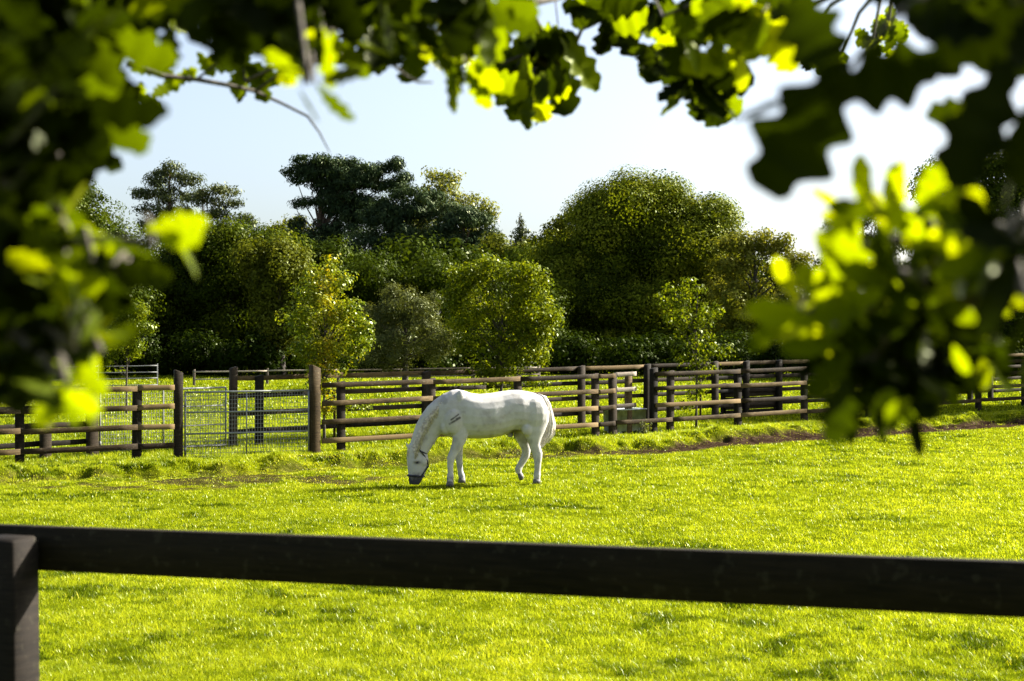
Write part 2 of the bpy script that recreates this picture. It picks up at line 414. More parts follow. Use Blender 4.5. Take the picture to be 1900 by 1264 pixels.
LV = (1.37, 1.03, 0.67, 0.32)    # rail centre heights
def fence_run(root, pts, levels, mat, pmat, side=-1, ph=1.42, pw=0.16, rh=0.098, th=0.04, skip=(), posts=None, joints=None, off=None):
    """pts: list of post base Vectors; rails nailed on the camera side when side is -1"""
    dirv = (pts[-1] - pts[0]); dirv.z = 0; dirv.normalize()
    nrm = Vector((-dirv.y, dirv.x, 0)) * (1 if side > 0 else -1)
    for i, p in enumerate(pts):
        if posts is None or posts[i]:
            hh = ph if posts is None or posts[i] is True else posts[i]
            post(root, (p.x, p.y, float(ground_z(p.x, p.y))), hh, pw * random.uniform(.9, 1.1), pw * 0.7, dirv, pmat, lean=(random.uniform(-.012, .012), random.uniform(-.008, .008)))
    o = pw * 0.35 + th / 2 + 0.002 if off is None else off
    J = joints or list(range(len(pts)))
    for li, z in enumerate(levels):
        for a, b in zip(J[:-1], J[1:]):
            if (li, a) in skip: continue
            A, B = pts[a], pts[b]
            ja, jb = random.uniform(-.012, .012), random.uniform(-.012, .012)
            e = (B - A).normalized() * 0.003
            rail(root, (A.x + nrm.x * o + e.x, A.y + nrm.y * o + e.y, A.z + z + ja), (B.x + nrm.x * o - e.x, B.y + nrm.y * o - e.y, B.z + z + jb), rh, th, mat, side)

def line_pts(A, B, pxs):
    """points on the ground line A-B whose photo column is px"""
    out = []
    for px in pxs:
        k = (px - 950) / F
        t = (k * A.y - A.x) / ((B.x - A.x) - k * (B.y - A.y))
        p = A + (B - A) * t
        out.append(Vector((p.x, p.y, float(base_z(p.x, p.y)))))
    return out

# A: near fence left of the gate
A0, A1 = G(37, 872), G(328, 858)
root = empty('paddock_fence', (A0.x, A0.y, A0.z), 'brown four rail fence left of the near mesh gate', 'fence', 'timber paddock fences')
pa = line_pts(A0, A1, [-420, -180, 37, 254, 322])
fence_run(root, pa, LV, M['wood'], M['wood_dark'], posts=[True, True, 1.35, 1.32, False])
GP0 = G(331, 858); GP1 = G(584, 850)
post(root, (GP0.x, GP0.y, float(ground_z(GP0.x, GP0.y))), 1.62, 0.15, 0.17, (0.93, 0.37), M['wood_dark'], slope=-0.05, name='gate_post')
# B: near fence right of the gate
B0, B1 = G(584, 850), G(1492, 787)
root = empty('paddock_fence', (B0.x, B0.y, B0.z), 'brown four rail fence right behind the grazing horse', 'fence', 'timber paddock fences')
post(root, (GP1.x, GP1.y, float(ground_z(GP1.x, GP1.y))), 1.66, 0.17, 0.17, (0.8, 0.6), M['wood'], slope=-0.06, name='gate_post')
pb = line_pts(B0, B1, [594, 633, 799, 961, 1105, 1137])
fence_run(root, pb, LV, M['wood'], M['wood_dark'], posts=[False, 1.36, 1.38, 1.38, 1.36, 1.36], joints=[0, 2, 3, 4, 5], ph=1.38)
pb2 = line_pts(B0, B1, [1139, 1243, 1369, 1492, 1612, 1720, 1815, 1900, 1985, 2070])
fence_run(root, pb2, LV[3:], M['wood'], M['wood_dark'], posts=[False] + [1.36] * 9)
pb3 = line_pts(B0, B1, [1212, 1243, 1369, 1492, 1612, 1720, 1815, 1900, 1985, 2070])
fence_run(root, pb3, LV[:3], M['wood'], M['wood_dark'], posts=[1.46] + [False] * 9, joints=[0, 2, 3, 4, 5, 6, 7, 8, 9])
# short boards set back above the trough
dB = (B1 - B0).normalized(); nB = Vector((-dB.y, dB.x, 0)).normalized()
s0, s1 = line_pts(B0, B1, [1144, 1178])
so = nB * 0.22
post(root, (s1.x + so.x, s1.y + so.y, float(ground_z(s1.x, s1.y))), 1.36, 0.15, 0.11, dB, M['wood'])
for z in LV[:3]:
    rail(root, (s0.x + so.x * .4, s0.y + so.y * .4, s0.z + z + .01), (s1.x + so.x * .5 + .1, s1.y + so.y * .5, s1.z + z + .02), 0.095, 0.035, M['wood_grey'], -1)
# C: second fence behind, the lane with the young trees lies between
C0, C1 = G(430, 833), G(1335, 783)
C1 = C0 + (B1 - B0).normalized() * 22; C1.x += 0.0; C1.y -= 0.4
root = empty('paddock_fence', (C0.x, C0.y, C0.z), 'second timber fence beyond the saplings in the lane', 'fence', 'timber paddock fences')
pc = line_pts(C0, C1, [432, 481, 640, 790, 905, 1079, 1200, 1327, 1384, 1446, 1560, 1680, 1800, 1838, 1920, 2040])
fence_run(root, pc, (1.06, 0.70, 0.34), M['wood_dark'], M['wood_dark'], side=1, posts=[False] * 16)  # lower rails coloured darker than the top one to carry their shade
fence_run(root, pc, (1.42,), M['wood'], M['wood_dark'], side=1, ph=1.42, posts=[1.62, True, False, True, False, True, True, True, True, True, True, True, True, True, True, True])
# boarded screen behind the fence
S0, S1 = line_pts(C0, C1, [1352, 1450])
root = empty('boarded_screen', (S0.x, S0.y, S0.z), 'black shaded timber boarding low against the second fence, right of the water trough', 'screen')
for k in range(5):
    a = S0 + nB * 0.12; b = S1 + nB * 0.12
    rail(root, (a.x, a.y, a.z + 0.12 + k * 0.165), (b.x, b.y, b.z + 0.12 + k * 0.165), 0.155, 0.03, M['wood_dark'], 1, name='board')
for q in (S0, S1):
    post(root, (q.x + nB.x * .2, q.y + nB.y * .2, q.z), 0.9, 0.12, 0.1, dB, M['wood_dark'])
# D: second fence left of the far gate
D0, D1 = G(85, 857), G(175, 850)
root = empty('paddock_fence', (D0.x, D0.y, D0.z), 'dark timber fence seen through the near left rails', 'fence', 'timber paddock fences')
pd = line_pts(D0, D1, [-420, -200, -60, 85, 172])
fence_run(root, pd, (1.34, 1.0, 0.66, 0.33), M['wood_dark'], M['wood_dark'], side=1, posts=[True, True, True, True, 1.42], pw=0.19)  # dark colour here stands for the shaded faces of the rails

# far fences
def far_fence(name, label, a, b, n, levels, mat, ph, pw, rh, th):
    root = empty(name, a, label, 'fence')
    pts = [a + (b - a) * (i / n) for i in range(n + 1)]
    for p in pts: p.z = float(base_z(p.x, p.y))
    fence_run(root, pts, levels, mat, mat, ph=ph, pw=pw, rh=rh, th=th)
f0 = P3(-300, 700, 46); f1 = P3(292, 700, 50)
far_fence('metal_fence', 'thin pale grey railed fence far back under the dark trees at the left', Vector((f0[0], 46, 0)), Vector((f1[0], 50, 0)), 5, (0.86, 0.65, 0.43, 0.2), M['steel_old'], 0.9, 0.05, 0.035, 0.02)
f0 = P3(360, 700, 52); f1 = P3(1000, 700, 56)
far_fence('rail_fence', 'low far timber fence with sun catching its top rail under the dark trees', Vector((f0[0], 52, 0)), Vector((f1[0], 56, 0)), 5, (0.56, 0.28), M['wood_grey'], 0.6, 0.09, 0.05, 0.04)

# ---------------------------------------------------------------- gates
def gate(label, p0, p1, h, z0, tilt=0.0, st='steel'):
    d = (p1 - p0); L = d.length; ax = Vector((d.x, d.y, 0)).normalized()
    root = empty('mesh_gate', (p0.x, p0.y, p0.z), label, 'gate', 'galvanised field gates')
    def pt(u, z):
        q = p0 + d * u; return np.array([q.x, q.y, p0.z + (p1.z - p0.z) * u + z0 + z + tilt * u])
    r = 0.019
    mb = MB(); mb.tube([pt(0, 0), pt(0, h / 2), pt(0, h)], r, 8); mb.tube([pt(1, 0), pt(1, h / 2), pt(1, h)], r, 8)
    mb.tube([pt(0, h), pt(.5, h), pt(1, h)], r, 8); mb.tube([pt(0, 0), pt(.5, 0), pt(1, 0)], r, 8)
    mb.build('frame', M[st], root, True)
    for z in (0.36, 0.69):
        mb = MB(); mb.tube([pt(0.01, z * h), pt(.5, z * h), pt(0.99, z * h)], 0.014, 8); mb.build('crossbar', M[st], root, True)
    mb = MB(); mb.tube([pt(0.49, 0), pt(0.49, h / 2), pt(0.49, h)], 0.014, 8); mb.build('upright', M[st], root, True)
    mb = MB()
    nn = int(L / 0.052)
    for i in range(1, nn):
        u = i / nn; mb.tube([pt(u, 0), pt(u, h)], 0.0036, 4, False)
    nv = int(h / 0.075)
    for j in range(1, nv):
        mb.tube([pt(0, j / nv * h), pt(1, j / nv * h)], 0.0036, 4, False)
    mb.build('wire_mesh', M[st], root)
    for z in (0.12, 0.8):
        mb = MB(); c = pt(0, z * h); e = np.array([ax.x, ax.y, 0])
        mb.tube([c - e * 0.10, c], 0.012, 6); mb.tube([c - UP * .03, c + UP * .05], 0.024, 8); mb.build('hinge', M[st], root, True)
    mb = MB(); c = pt(1, 0.62 * h); e = np.array([ax.x, ax.y, 0])
    mb.tube([c - e * .12, c + e * .07], 0.009, 6); mb.tube([c - e * .1, c - e * .1 + UP * .06], 0.007, 6); mb.build('latch', M[st], root, True)
g0 = line_pts(GP0, GP1, [344])[0]; g1 = line_pts(GP0, GP1, [573])[0]
gate('near galvanised gate of square wire mesh between the two tall timber posts', g0, g1, 1.20, 0.08)
h0, h1 = G(186, 849), G(419, 836)
gate('far galvanised mesh gate seen behind the near gate and the left fence', h0, h1, 1.14, 0.12, st='steel_old')
pp = G(427, 834)

# ---------------------------------------------------------------- trough
t0, t1 = line_pts(B0, B1, [1146, 1217])
off = nB * 0.42
c = (t0 + t1) / 2 + off; dB2 = np.array([dB.x, dB.y, 0]); dB2 /= np.linalg.norm(dB2); nB2 = np.array([nB.x, nB.y, 0])
root = empty('water_trough', (c.x, c.y, c.z), 'grey galvanised water trough standing behind the lowest rail, right of the horse', 'trough')
def prism(name, c, L, W, z0, z1, flare, mat, rim=0.03, parent=None):
    mb = MB(); V = []
    for (z, k, inn) in ((z0, 1 - flare, 0), (z1 - .03, 1, 0), (z1 - .03, 1, -0.018), (z1, 1, -0.018), (z1, 1, rim), (z0 + .05, 1 - flare, rim)):
        for sx, sy in ((-1, -1), (1, -1), (1, 1), (-1, 1)):
            V.append(np.array(c) + dB2 * sx * (L / 2 * k - inn) + nB2 * sy * (W / 2 * k - inn) + UP * z)
    q = [[i * 4 + j, i * 4 + (j + 1) % 4, i * 4 + 4 + (j + 1) % 4, i * 4 + 4 + j] for i in range(5) for j in range(4)]
    q += [[3, 2, 1, 0], [20, 21, 22, 23]]
    mb.add(V, q); return mb.build(name, mat, parent)
prism('basin', (c.x, c.y, c.z), 0.86, 0.5, 0.10, 0.60, 0.06, M['steel_dull'], parent=root)
for s in (-1, 1):
    mb = MB(); mb.box(np.array([c.x, c.y, c.z + .03]) + dB2 * s * .3, nB2, dB2, UP, .22, .03, .08); mb.build('leg', M['steel_dull'], root)
mb = MB(); q = np.array([c.x, c.y, c.z + .59]) + dB2 * .3; mb.box(q, dB2, nB2, UP, .1, .2, .012); mb.build('valve_cover', M['steel_dull'], root)

# ---------------------------------------------------------------- foreground fence
FP1 = np.array([-1.54, 4.62, 1.435]); FP2 = np.array([1.278, 3.55, 1.478])
fd = FP2 - FP1; fdn = fd / np.linalg.norm(fd); fh = np.array([fd[0], fd[1], 0]); fh /= np.linalg.norm(fh)
fn = np.array([fh[1], -fh[0], 0])     # towards the camera
root = empty('paddock_fence', (-1.6, 4.6, -0.15), 'near black timber rail and post crossing the blurred foreground', 'fence')
zt = 0.14
a = FP1 - fdn * 2.4; b = FP2 + fdn * 2.2
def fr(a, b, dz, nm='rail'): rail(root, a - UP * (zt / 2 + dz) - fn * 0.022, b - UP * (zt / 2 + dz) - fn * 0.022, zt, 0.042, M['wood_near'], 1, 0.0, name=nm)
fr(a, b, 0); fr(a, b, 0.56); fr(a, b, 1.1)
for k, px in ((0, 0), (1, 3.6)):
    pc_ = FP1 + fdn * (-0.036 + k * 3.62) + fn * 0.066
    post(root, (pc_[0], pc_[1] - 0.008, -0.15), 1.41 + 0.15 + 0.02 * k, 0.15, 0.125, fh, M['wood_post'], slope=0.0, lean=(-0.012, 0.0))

# ---------------------------------------------------------------- horse
def build_horse():
    K = 0.001622
    cx0 = 1000.0
    k0 = G(909.8, 898.0)
    root = empty('horse', (k0.x, k0.y, float(ground_z(k0.x, k0.y)) + 0.005), 'white horse in a dark head collar grazing side on in front of the timber fence', 'horse')
    root.rotation_euler = (0, 0, rad(15))
    def L(cx, cy, v=0.0):
        g = 1166 - 0.036 * (cx - 600)
        return np.array([(cx - cx0) * K / math.cos(rad(15)) , v, (g - cy) * K])
    def loft(mb, secs, v0=0.0, n=20, p=2.2):
        """secs: (x1,y1,x2,y2,halfwidth[,v])"""
        rings = []
        for s in secs:
            v = s[5] if len(s) > 5 else v0
            gx = 5 if (s[2] - s[0]) < 110 and n == 20 else 0
            A = L(s[0] - gx, s[1], v); B = L(s[2] + gx, s[3], v)
            c = (A + B) / 2; u = (A - B) / 2; wv = np.array([0, s[4] + gx * .001, 0])
            r = []
            for j in range(n):
                th = 2 * math.pi * j / n
                cc, ss = math.cos(th), math.sin(th)
                cc = math.copysign(abs(cc) ** (2 / p), cc); ss = math.copysign(abs(ss) ** (2 / p), ss)
                r.append(c + u * cc + wv * ss)
            rings.append(r)
        V = [x for r in rings for x in r]; m = len(rings)
        q = [[i * n + j, i * n + (j + 1) % n, (i + 1) * n + (j + 1) % n, (i + 1) * n + j] for i in range(m - 1) for j in range(n)]
        c0 = sum(rings[0]) / n; c1 = sum(rings[-1]) / n
        V += [c0, c1]; a, b = len(V) - 2, len(V) - 1
        t = [[a, (j + 1) % n, j] for j in range(n)] + [[b, (m - 1) * n + j, (m - 1) * n + (j + 1) % n] for j in range(n)]
        mb.add(V, q, t)
    def ball(mb, cx, cy, v, rx, ry, rz):
        c = L(cx, cy, v); V = []; q = []; t = []
        N, Mx = 8, 12
        for i in range(N + 1):
            ph = math.pi * i / N
            for j in range(Mx):
                th = 2 * math.pi * j / Mx
                V.append(c + np.array([rx * math.sin(ph) * math.cos(th), ry * math.sin(ph) * math.sin(th), rz * math.cos(ph)]))
        for i in range(N):
            for j in range(Mx):
                q.append([i * Mx + j, i * Mx + (j + 1) % Mx, (i + 1) * Mx + (j + 1) % Mx, (i + 1) * Mx + j])
        mb.add(V, q)
    mb = MB()
    loft(mb, [(1562, 440, 1562, 540, .05), (1540, 340, 1540, 590, .13), (1500, 278, 1500, 625, .20), (1440, 250, 1440, 655, .25), (1360, 234, 1360, 655, .28), (1280, 225, 1280, 640, .29),
              (1200, 227, 1200, 640, .28), (1100, 244, 1100, 682, .275), (1000, 264, 1000, 703, .295), (900, 275, 900, 712, .295), (820, 268, 820, 714, .28), (750, 246, 750, 712, .25),
              (680, 234, 680, 712, .215), (620, 248, 620, 706, .20), (560, 286, 560, 690, .185), (505, 335, 505, 668, .15), (465, 390, 465, 610, .10)])
    loft(mb, [(640, 240, 640, 640, .10), (545, 285, 585, 670, .12), (465, 345, 550, 665, .125), (393, 410, 530, 665, .12), (330, 500, 518, 680, .105), (284, 590, 492, 715, .095), (256, 680, 460, 765, .087), (236, 750, 430, 810, .082), (222, 800, 400, 865, .078)])
    loft(mb, [(225, 775, 330, 800, .055), (205, 825, 380, 850, .085), (199, 880, 402, 895, .098), (200, 940, 406, 950, .10), (205, 1000, 400, 1000, .085), (211, 1050, 372, 1060, .066), (213, 1095, 352, 1105, .057), (216, 1130, 335, 1140, .052), (225, 1163, 310, 1168, .040)])
    # near front, far front, near hind, far hind
    loft(mb, [(590, 480, 770, 480, .07), (600, 580, 775, 580, .085), (618, 680, 768, 680, .085), (612, 760, 730, 765, .066), (590, 840, 680, 840, .048), (572, 885, 645, 890, .046), (568, 915, 632, 920, .042), (571, 955, 622, 955, .034), (574, 1040, 620, 1040, .031), (566, 1085, 627, 1085, .038), (570, 1112, 620, 1112, .034), (564, 1130, 624, 1130, .042)], -0.13)
    loft(mb, [(640, 560, 770, 560, .07), (665, 690, 770, 690, .08), (680, 770, 750, 770, .055), (668, 840, 745, 840, .046), (668, 885, 746, 885, .045), (690, 940, 744, 940, .036), (704, 1030, 748, 1030, .031), (708, 1075, 766, 1075, .038), (718, 1098, 766, 1098, .034), (714, 1112, 772, 1112, .042)], 0.13)
    loft(mb, [(1270, 440, 1555, 420, .12), (1262, 540, 1550, 520, .125), (1290, 620, 1515, 610, .115), (1325, 690, 1478, 690, .09), (1352, 750, 1462, 745, .068), (1372, 800, 1470, 795, .05), (1390, 840, 1484, 835, .045), (1402, 880, 1480, 880, .041), (1412, 925, 1472, 925, .035), (1413, 1010, 1464, 1010, .032), (1405, 1055, 1466, 1055, .039), (1408, 1078, 1460, 1078, .035), (1400, 1098, 1465, 1098, .042)], -0.14)
    loft(mb, [(1260, 520, 1500, 500, .11), (1245, 620, 1440, 600, .10), (1262, 690, 1412, 680, .085), (1295, 760, 1408, 750, .06), (1335, 820, 1412, 825, .046), (1335, 870, 1400, 890, .043), (1308, 920, 1365, 945, .036), (1282, 970, 1335, 990, .034), (1262, 1005, 1322, 1015, .040), (1272, 1035, 1322, 1040, .034), (1282, 1058, 1334, 1055, .04)], 0.13)
    # muscle forms
    ball(mb, 630, 540, -0.17, .17, .08, .21); ball(mb, 560, 600, -0.12, .10, .07, .12); ball(mb, 1400, 450, -0.19, .24, .11, .26); ball(mb, 345, 930, -0.07, .075, .04, .09)
    ball(mb, 1330, 600, -0.2, .10, .07, .12); ball(mb, 690, 330, -0.14, .08, .06, .15); ball(mb, 265, 1120, 0, .07, .058, .05); ball(mb, 275, 935, -0.085, .04, .025, .035)
    # sheath
    ball(mb, 1195, 668, 0, .055, .04, .045)
    # ears
    loft(mb, [(205, 815, 240, 815, .028), (197, 790, 228, 795, .026), (193, 762, 205, 766, .008)], 0.055, 10)
    loft(mb, [(268, 830, 308, 830, .03), (265, 800, 300, 800, .028), (272, 765, 284, 768, .008)], -0.06, 10)
    me = bpy.data.meshes.new('raw')
    V = np.concatenate(mb.v); fs = [list(map(int, f)) for f in np.concatenate(mb.q)] + [list(map(int, f)) for f in np.concatenate(mb.t)]
    me.from_pydata([tuple(x) for x in V], [], fs)
    tmp = bpy.data.objects.new('raw', me); COL.objects.link(tmp)
    r = tmp.modifiers.new('r', 'REMESH'); r.mode = 'VOXEL'; r.voxel_size = 0.011
    s = tmp.modifiers.new('s', 'SMOOTH'); s.factor = 0.6; s.iterations = 7
    dg = bpy.context.evaluated_depsgraph_get(); dg.update()
    ev = bpy.data.meshes.new_from_object(tmp.evaluated_get(dg))
    bpy.data.objects.remove(tmp)
    n = len(ev.vertices); co = np.empty(n * 3); ev.vertices.foreach_get('co', co); co = co.reshape(-1, 3)
    # markings kept as pigment values: 0 white coat, 1 dark skin
    u = co[:, 0] * math.cos(rad(15)) / K + cx0; g_ = 1166 - 0.036 * (u - 600); cy = g_ - co[:, 2] / K
    nz = fbm(u, cy, 40, 5, 3)
    dark = np.zeros(n)
    dark = np.maximum(dark, sstep(1050, 1110, cy + (nz - .5) * 60) * (u < 420) * 0.95)
    dark = np.maximum(dark, np.exp(-((u - 288) / 26) ** 2 - ((cy - 948) / 15) ** 2) * (co[:, 1] < 0) * 0.9)
    for (ax_, ay_, bx_, by_, ww) in ((590, 528, 660, 475, 7), (578, 566, 672, 508, 9), (640, 520, 672, 505, 10)):
        t = np.clip(((u - ax_) * (bx_ - ax_) + (cy - ay_) * (by_ - ay_)) / ((bx_ - ax_) ** 2 + (by_ - ay_) ** 2), 0, 1)
        dd = np.hypot(u - ax_ - t * (bx_ - ax_), cy - ay_ - t * (by_ - ay_))
        dark = np.maximum(dark, np.exp(-(dd / ww) ** 2) * (co[:, 1] < 0) * (0.35 + 0.65 * sstep(.35, .7, nz)))
    dark = np.maximum(dark, np.exp(-((u - 1225) / 50) ** 2 - ((cy - 640) / 50) ** 2) * (np.abs(co[:, 1]) < 0.16) * 1.0)
    dark = np.maximum(dark, 0.16 * sstep(0.55, 0.8, fbm(u, cy, 90, 8, 3)) + 0.10 * np.exp(-((u - 600) / 120) ** 2 - ((cy - 430) / 120) ** 2))
    dark = np.maximum(dark, 0.45 * sstep(1050, 1110, cy) * (u > 500) * sstep(.3, .6, nz))
    dark = np.maximum(dark, np.exp(-((u - 288) / 12) ** 2 - ((cy - 800) / 25) ** 2) * (co[:, 1] < -0.07) * 0.9)
    a = ev.attributes.new('dark', 'FLOAT', 'POINT'); a.data.foreach_set('value', np.clip(dark, 0, 1).astype(np.float32))
    ev.polygons.foreach_set('use_smooth', np.ones(len(ev.polygons), dtype=bool))
    m, nn, l, out = new_mat('white_coat')
    at = nn.new('ShaderNodeAttribute'); at.attribute_name = 'dark'
    rp = ramp(nn, [(0.0, (0.43, 0.42, 0.40)), (0.25, (0.26, 0.25, 0.235)), (0.6, (0.14, 0.13, 0.125)), (1.0, (0.025, 0.025, 0.028))], at.outputs['Fac'], l)
    tc = nn.new('ShaderNodeTexCoord'); tz = nn.new('ShaderNodeTexNoise'); tz.inputs['Scale'].default_value = 9; tz.inputs['Detail'].default_value = 10; tz.inputs['Roughness'].default_value = 0.65
    l.new(tc.outputs['Object'], tz.inputs['Vector'])
    dr = ramp(nn, [(0.32, (0.86, 0.84, 0.80)), (0.62, (1, 1, 1))], tz.outputs['Fac'], l)
    mx = nn.new('ShaderNodeMix'); mx.data_type = 'RGBA'; mx.blend_type = 'MULTIPLY'; mx.inputs[0].default_value = 1
    l.new(rp.outputs[0], mx.inputs[6]); l.new(dr.outputs[0], mx.inputs[7])
    b = nn.new('ShaderNodeBsdfPrincipled'); l.new(mx.outputs[2], b.inputs['Base Color']); b.inputs['Roughness'].default_value = 0.65
    b.inputs['Sheen Weight'].default_value = 0.0; b.inputs['Specular IOR Level'].default_value = 0.3
    bp = nn.new('ShaderNodeBump'); bp.inputs['Strength'].default_value = 0.25; bp.inputs['Distance'].default_value = 0.02
    l.new(tz.outputs['Fac'], bp.inputs['Height']); l.new(bp.outputs[0], b.inputs['Normal'])
    l.new(b.outputs[0], out.inputs[0])
    ev.materials.clear(); ev.materials.append(m)
    body = bpy.data.objects.new('body', ev); COL.objects.link(body); body.parent = root
    hair = plain_mat('pale_hair', (0.44, 0.39, 0.32), 0.7, 0, 0.4, 30, 0.3)
    hoofm = plain_mat('hoof_horn', (0.09, 0.085, 0.08), 0.6, 0, 0.4, 30, 0.1)
    strapm = plain_mat('dark_webbing', (0.012, 0.013, 0.016), 0.6, 0, 0.3, 30, 0.1)
    def lmesh(name, mb, mat, smooth=True):
        f = []
        if mb.q: f.append(np.concatenate(mb.q))
        if mb.t: f.append(np.concatenate(mb.t))
        return mesh_np(name, np.concatenate(mb.v), f, mat, root, np.concatenate(mb.tint), smooth, local=True)
    # hooves
    for (secs, v) in (([(563, 1124, 625, 1124, .045), (553, 1170, 630, 1170, .056)], -0.13), ([(712, 1106, 774, 1106, .045), (704, 1150, 778, 1150, .056)], 0.13),
                      ([(1399, 1092, 1466, 1092, .045), (1390, 1136, 1470, 1136, .055)], -0.14), ([(1282, 1052, 1338, 1050, .043), (1300, 1100, 1350, 1086, .05), (1306, 1122, 1340, 1112, .03)], 0.13)):
        mb = MB(); loft(mb, secs, v, 16); lmesh('hoof', mb, hoofm)
    # eye
    for v in (-0.098, 0.098):
        mb = MB(); ball(mb, 287, 948, v, .019, .012, .016); lmesh('eye', mb, strapm)
    # tail: bundle of hair strands
    mb = MB(); rr = random.Random(3)
    for i in range(240):
        sp = rr.gauss(0, 1); sv = rr.gauss(0, .028); L1 = rr.uniform(.72, 1.04)
        path = [(1468, 262, 0), (1515, 285, 10), (1545, 360, 16), (1562, 450, 20), (1568, 550, 28), (1548, 650, 34), (1505, 740, 26), (1466, 810, 12)]
        P = []
        for k, (x, y, wv) in enumerate(path):
            t = k / 7
            if t > L1: break
            P.append(L(x + sp * wv + rr.uniform(-3, 3), y + rr.uniform(-4, 4), -0.02 + sv * min(1, t * 2.5)))
        P = np.array(P); mb.tube(P, np.linspace(.011, .004, len(P)), 5)
    lmesh('tail', mb, plain_mat('tail_hair', (0.60, 0.56, 0.50), 0.7, 0, 0.2, 30, 0.2))
    # mane: strands falling over the near side of the neck
    mb = MB()
    crest = [(600, 262), (520, 305), (455, 350), (395, 410), (345, 490), (300, 580), (268, 670), (245, 740), (225, 790)]
    for i in range(420):
        t = rr.random() * (len(crest) - 1.001); k = int(t); fq = t - k
        x = crest[k][0] * (1 - fq) + crest[k + 1][0] * fq; y = crest[k][1] * (1 - fq) + crest[k + 1][1] * fq
        ln = (100 if k >= 2 else 50) * rr.uniform(.6, 1.2)
        v1 = -0.115 if k < 6 else -0.09
        P = [L(x + 6, y + 4, -0.01), L(x + 16, y + 14 + ln * .15, -0.06), L(x + 34 + rr.uniform(-5, 9), y + ln * .55 + 18, v1), L(x + 42 + rr.uniform(-12, 14), y + ln + 24, v1 - 0.015)]
        mb.tube(np.array(P), [.007, .008, .006, .002], 4)
    for i in range(26):   # forelock
        P = [L(232, 790, rr.uniform(-.03, .03)), L(214, 820, rr.uniform(-.04, .04)), L(203 + rr.uniform(-3, 8), 870 + rr.uniform(-10, 30), rr.uniform(-.05, .04))]
        mb.tube(np.array(P), [.009, .008, .003], 4)
    lmesh('mane', mb, hair)
    # head collar
    mb = MB()
    def band(x1, y1, x2, y2, hw, r=0.013):
        A, B = L(x1, y1), L(x2, y2); c = (A + B) / 2; u_ = (A - B) / 2
        P = [c + u_ * math.cos(th) * 1.03 + np.array([0, hw * 1.06 * math.sin(th), 0]) for th in np.linspace(0, 2 * math.pi, 25)]
        mb.tube(np.array(P), r, 6)
    band(210, 1078, 362, 1085, .066, 0.016)      # noseband
    band(232, 795, 385, 870, .086, 0.010)        # headpiece and throat
    for v in (-1, 1):
        mb.tube(np.array([L(352, 880, v * .088), L(385, 935, v * .082), L(396, 985, v * .07), L(355, 1045, v * .062), L(330, 1082, v * .058)]), .011, 6)
        mb.tube(np.array([L(300, 815, v * .085), L(325, 850, v * .096), L(352, 880, v * .09)]), .011, 6)
    mb.tube(np.array([L(396, 985, -.05), L(402, 995, 0), L(396, 985, .05)]), .011, 6)
    lmesh('head_collar', mb, strapm)
    return root
build_horse()

# ---------------------------------------------------------------- trees
def unit(n):
    v = rng.normal(size=(n, 3)); return v / np.linalg.norm(v, axis=1)[:, None]
def leaf_quads(C, N, size, aspect, tint, updir=None):
    """rhombic leaves folded a little along the rib"""
    n = len(C)
    r = unit(n) if updir is None else updir
    A = r - (r * N).sum(1)[:, None] * N; A /= np.linalg.norm(A, axis=1)[:, None] + 1e-9
    B = np.cross(N, A)
    s = size[:, None]
    V = np.empty((n, 4, 3))
    V[:, 0] = C - A * s * .5
    V[:, 1] = C + B * s * aspect * .5 + N * s * .08
    V[:, 2] = C + A * s * .5
    V[:, 3] = C - B * s * aspect * .5 + N * s * .08
    return V.reshape(-1, 3), np.arange(n * 4).reshape(-1, 4), np.repeat(tint, 4)

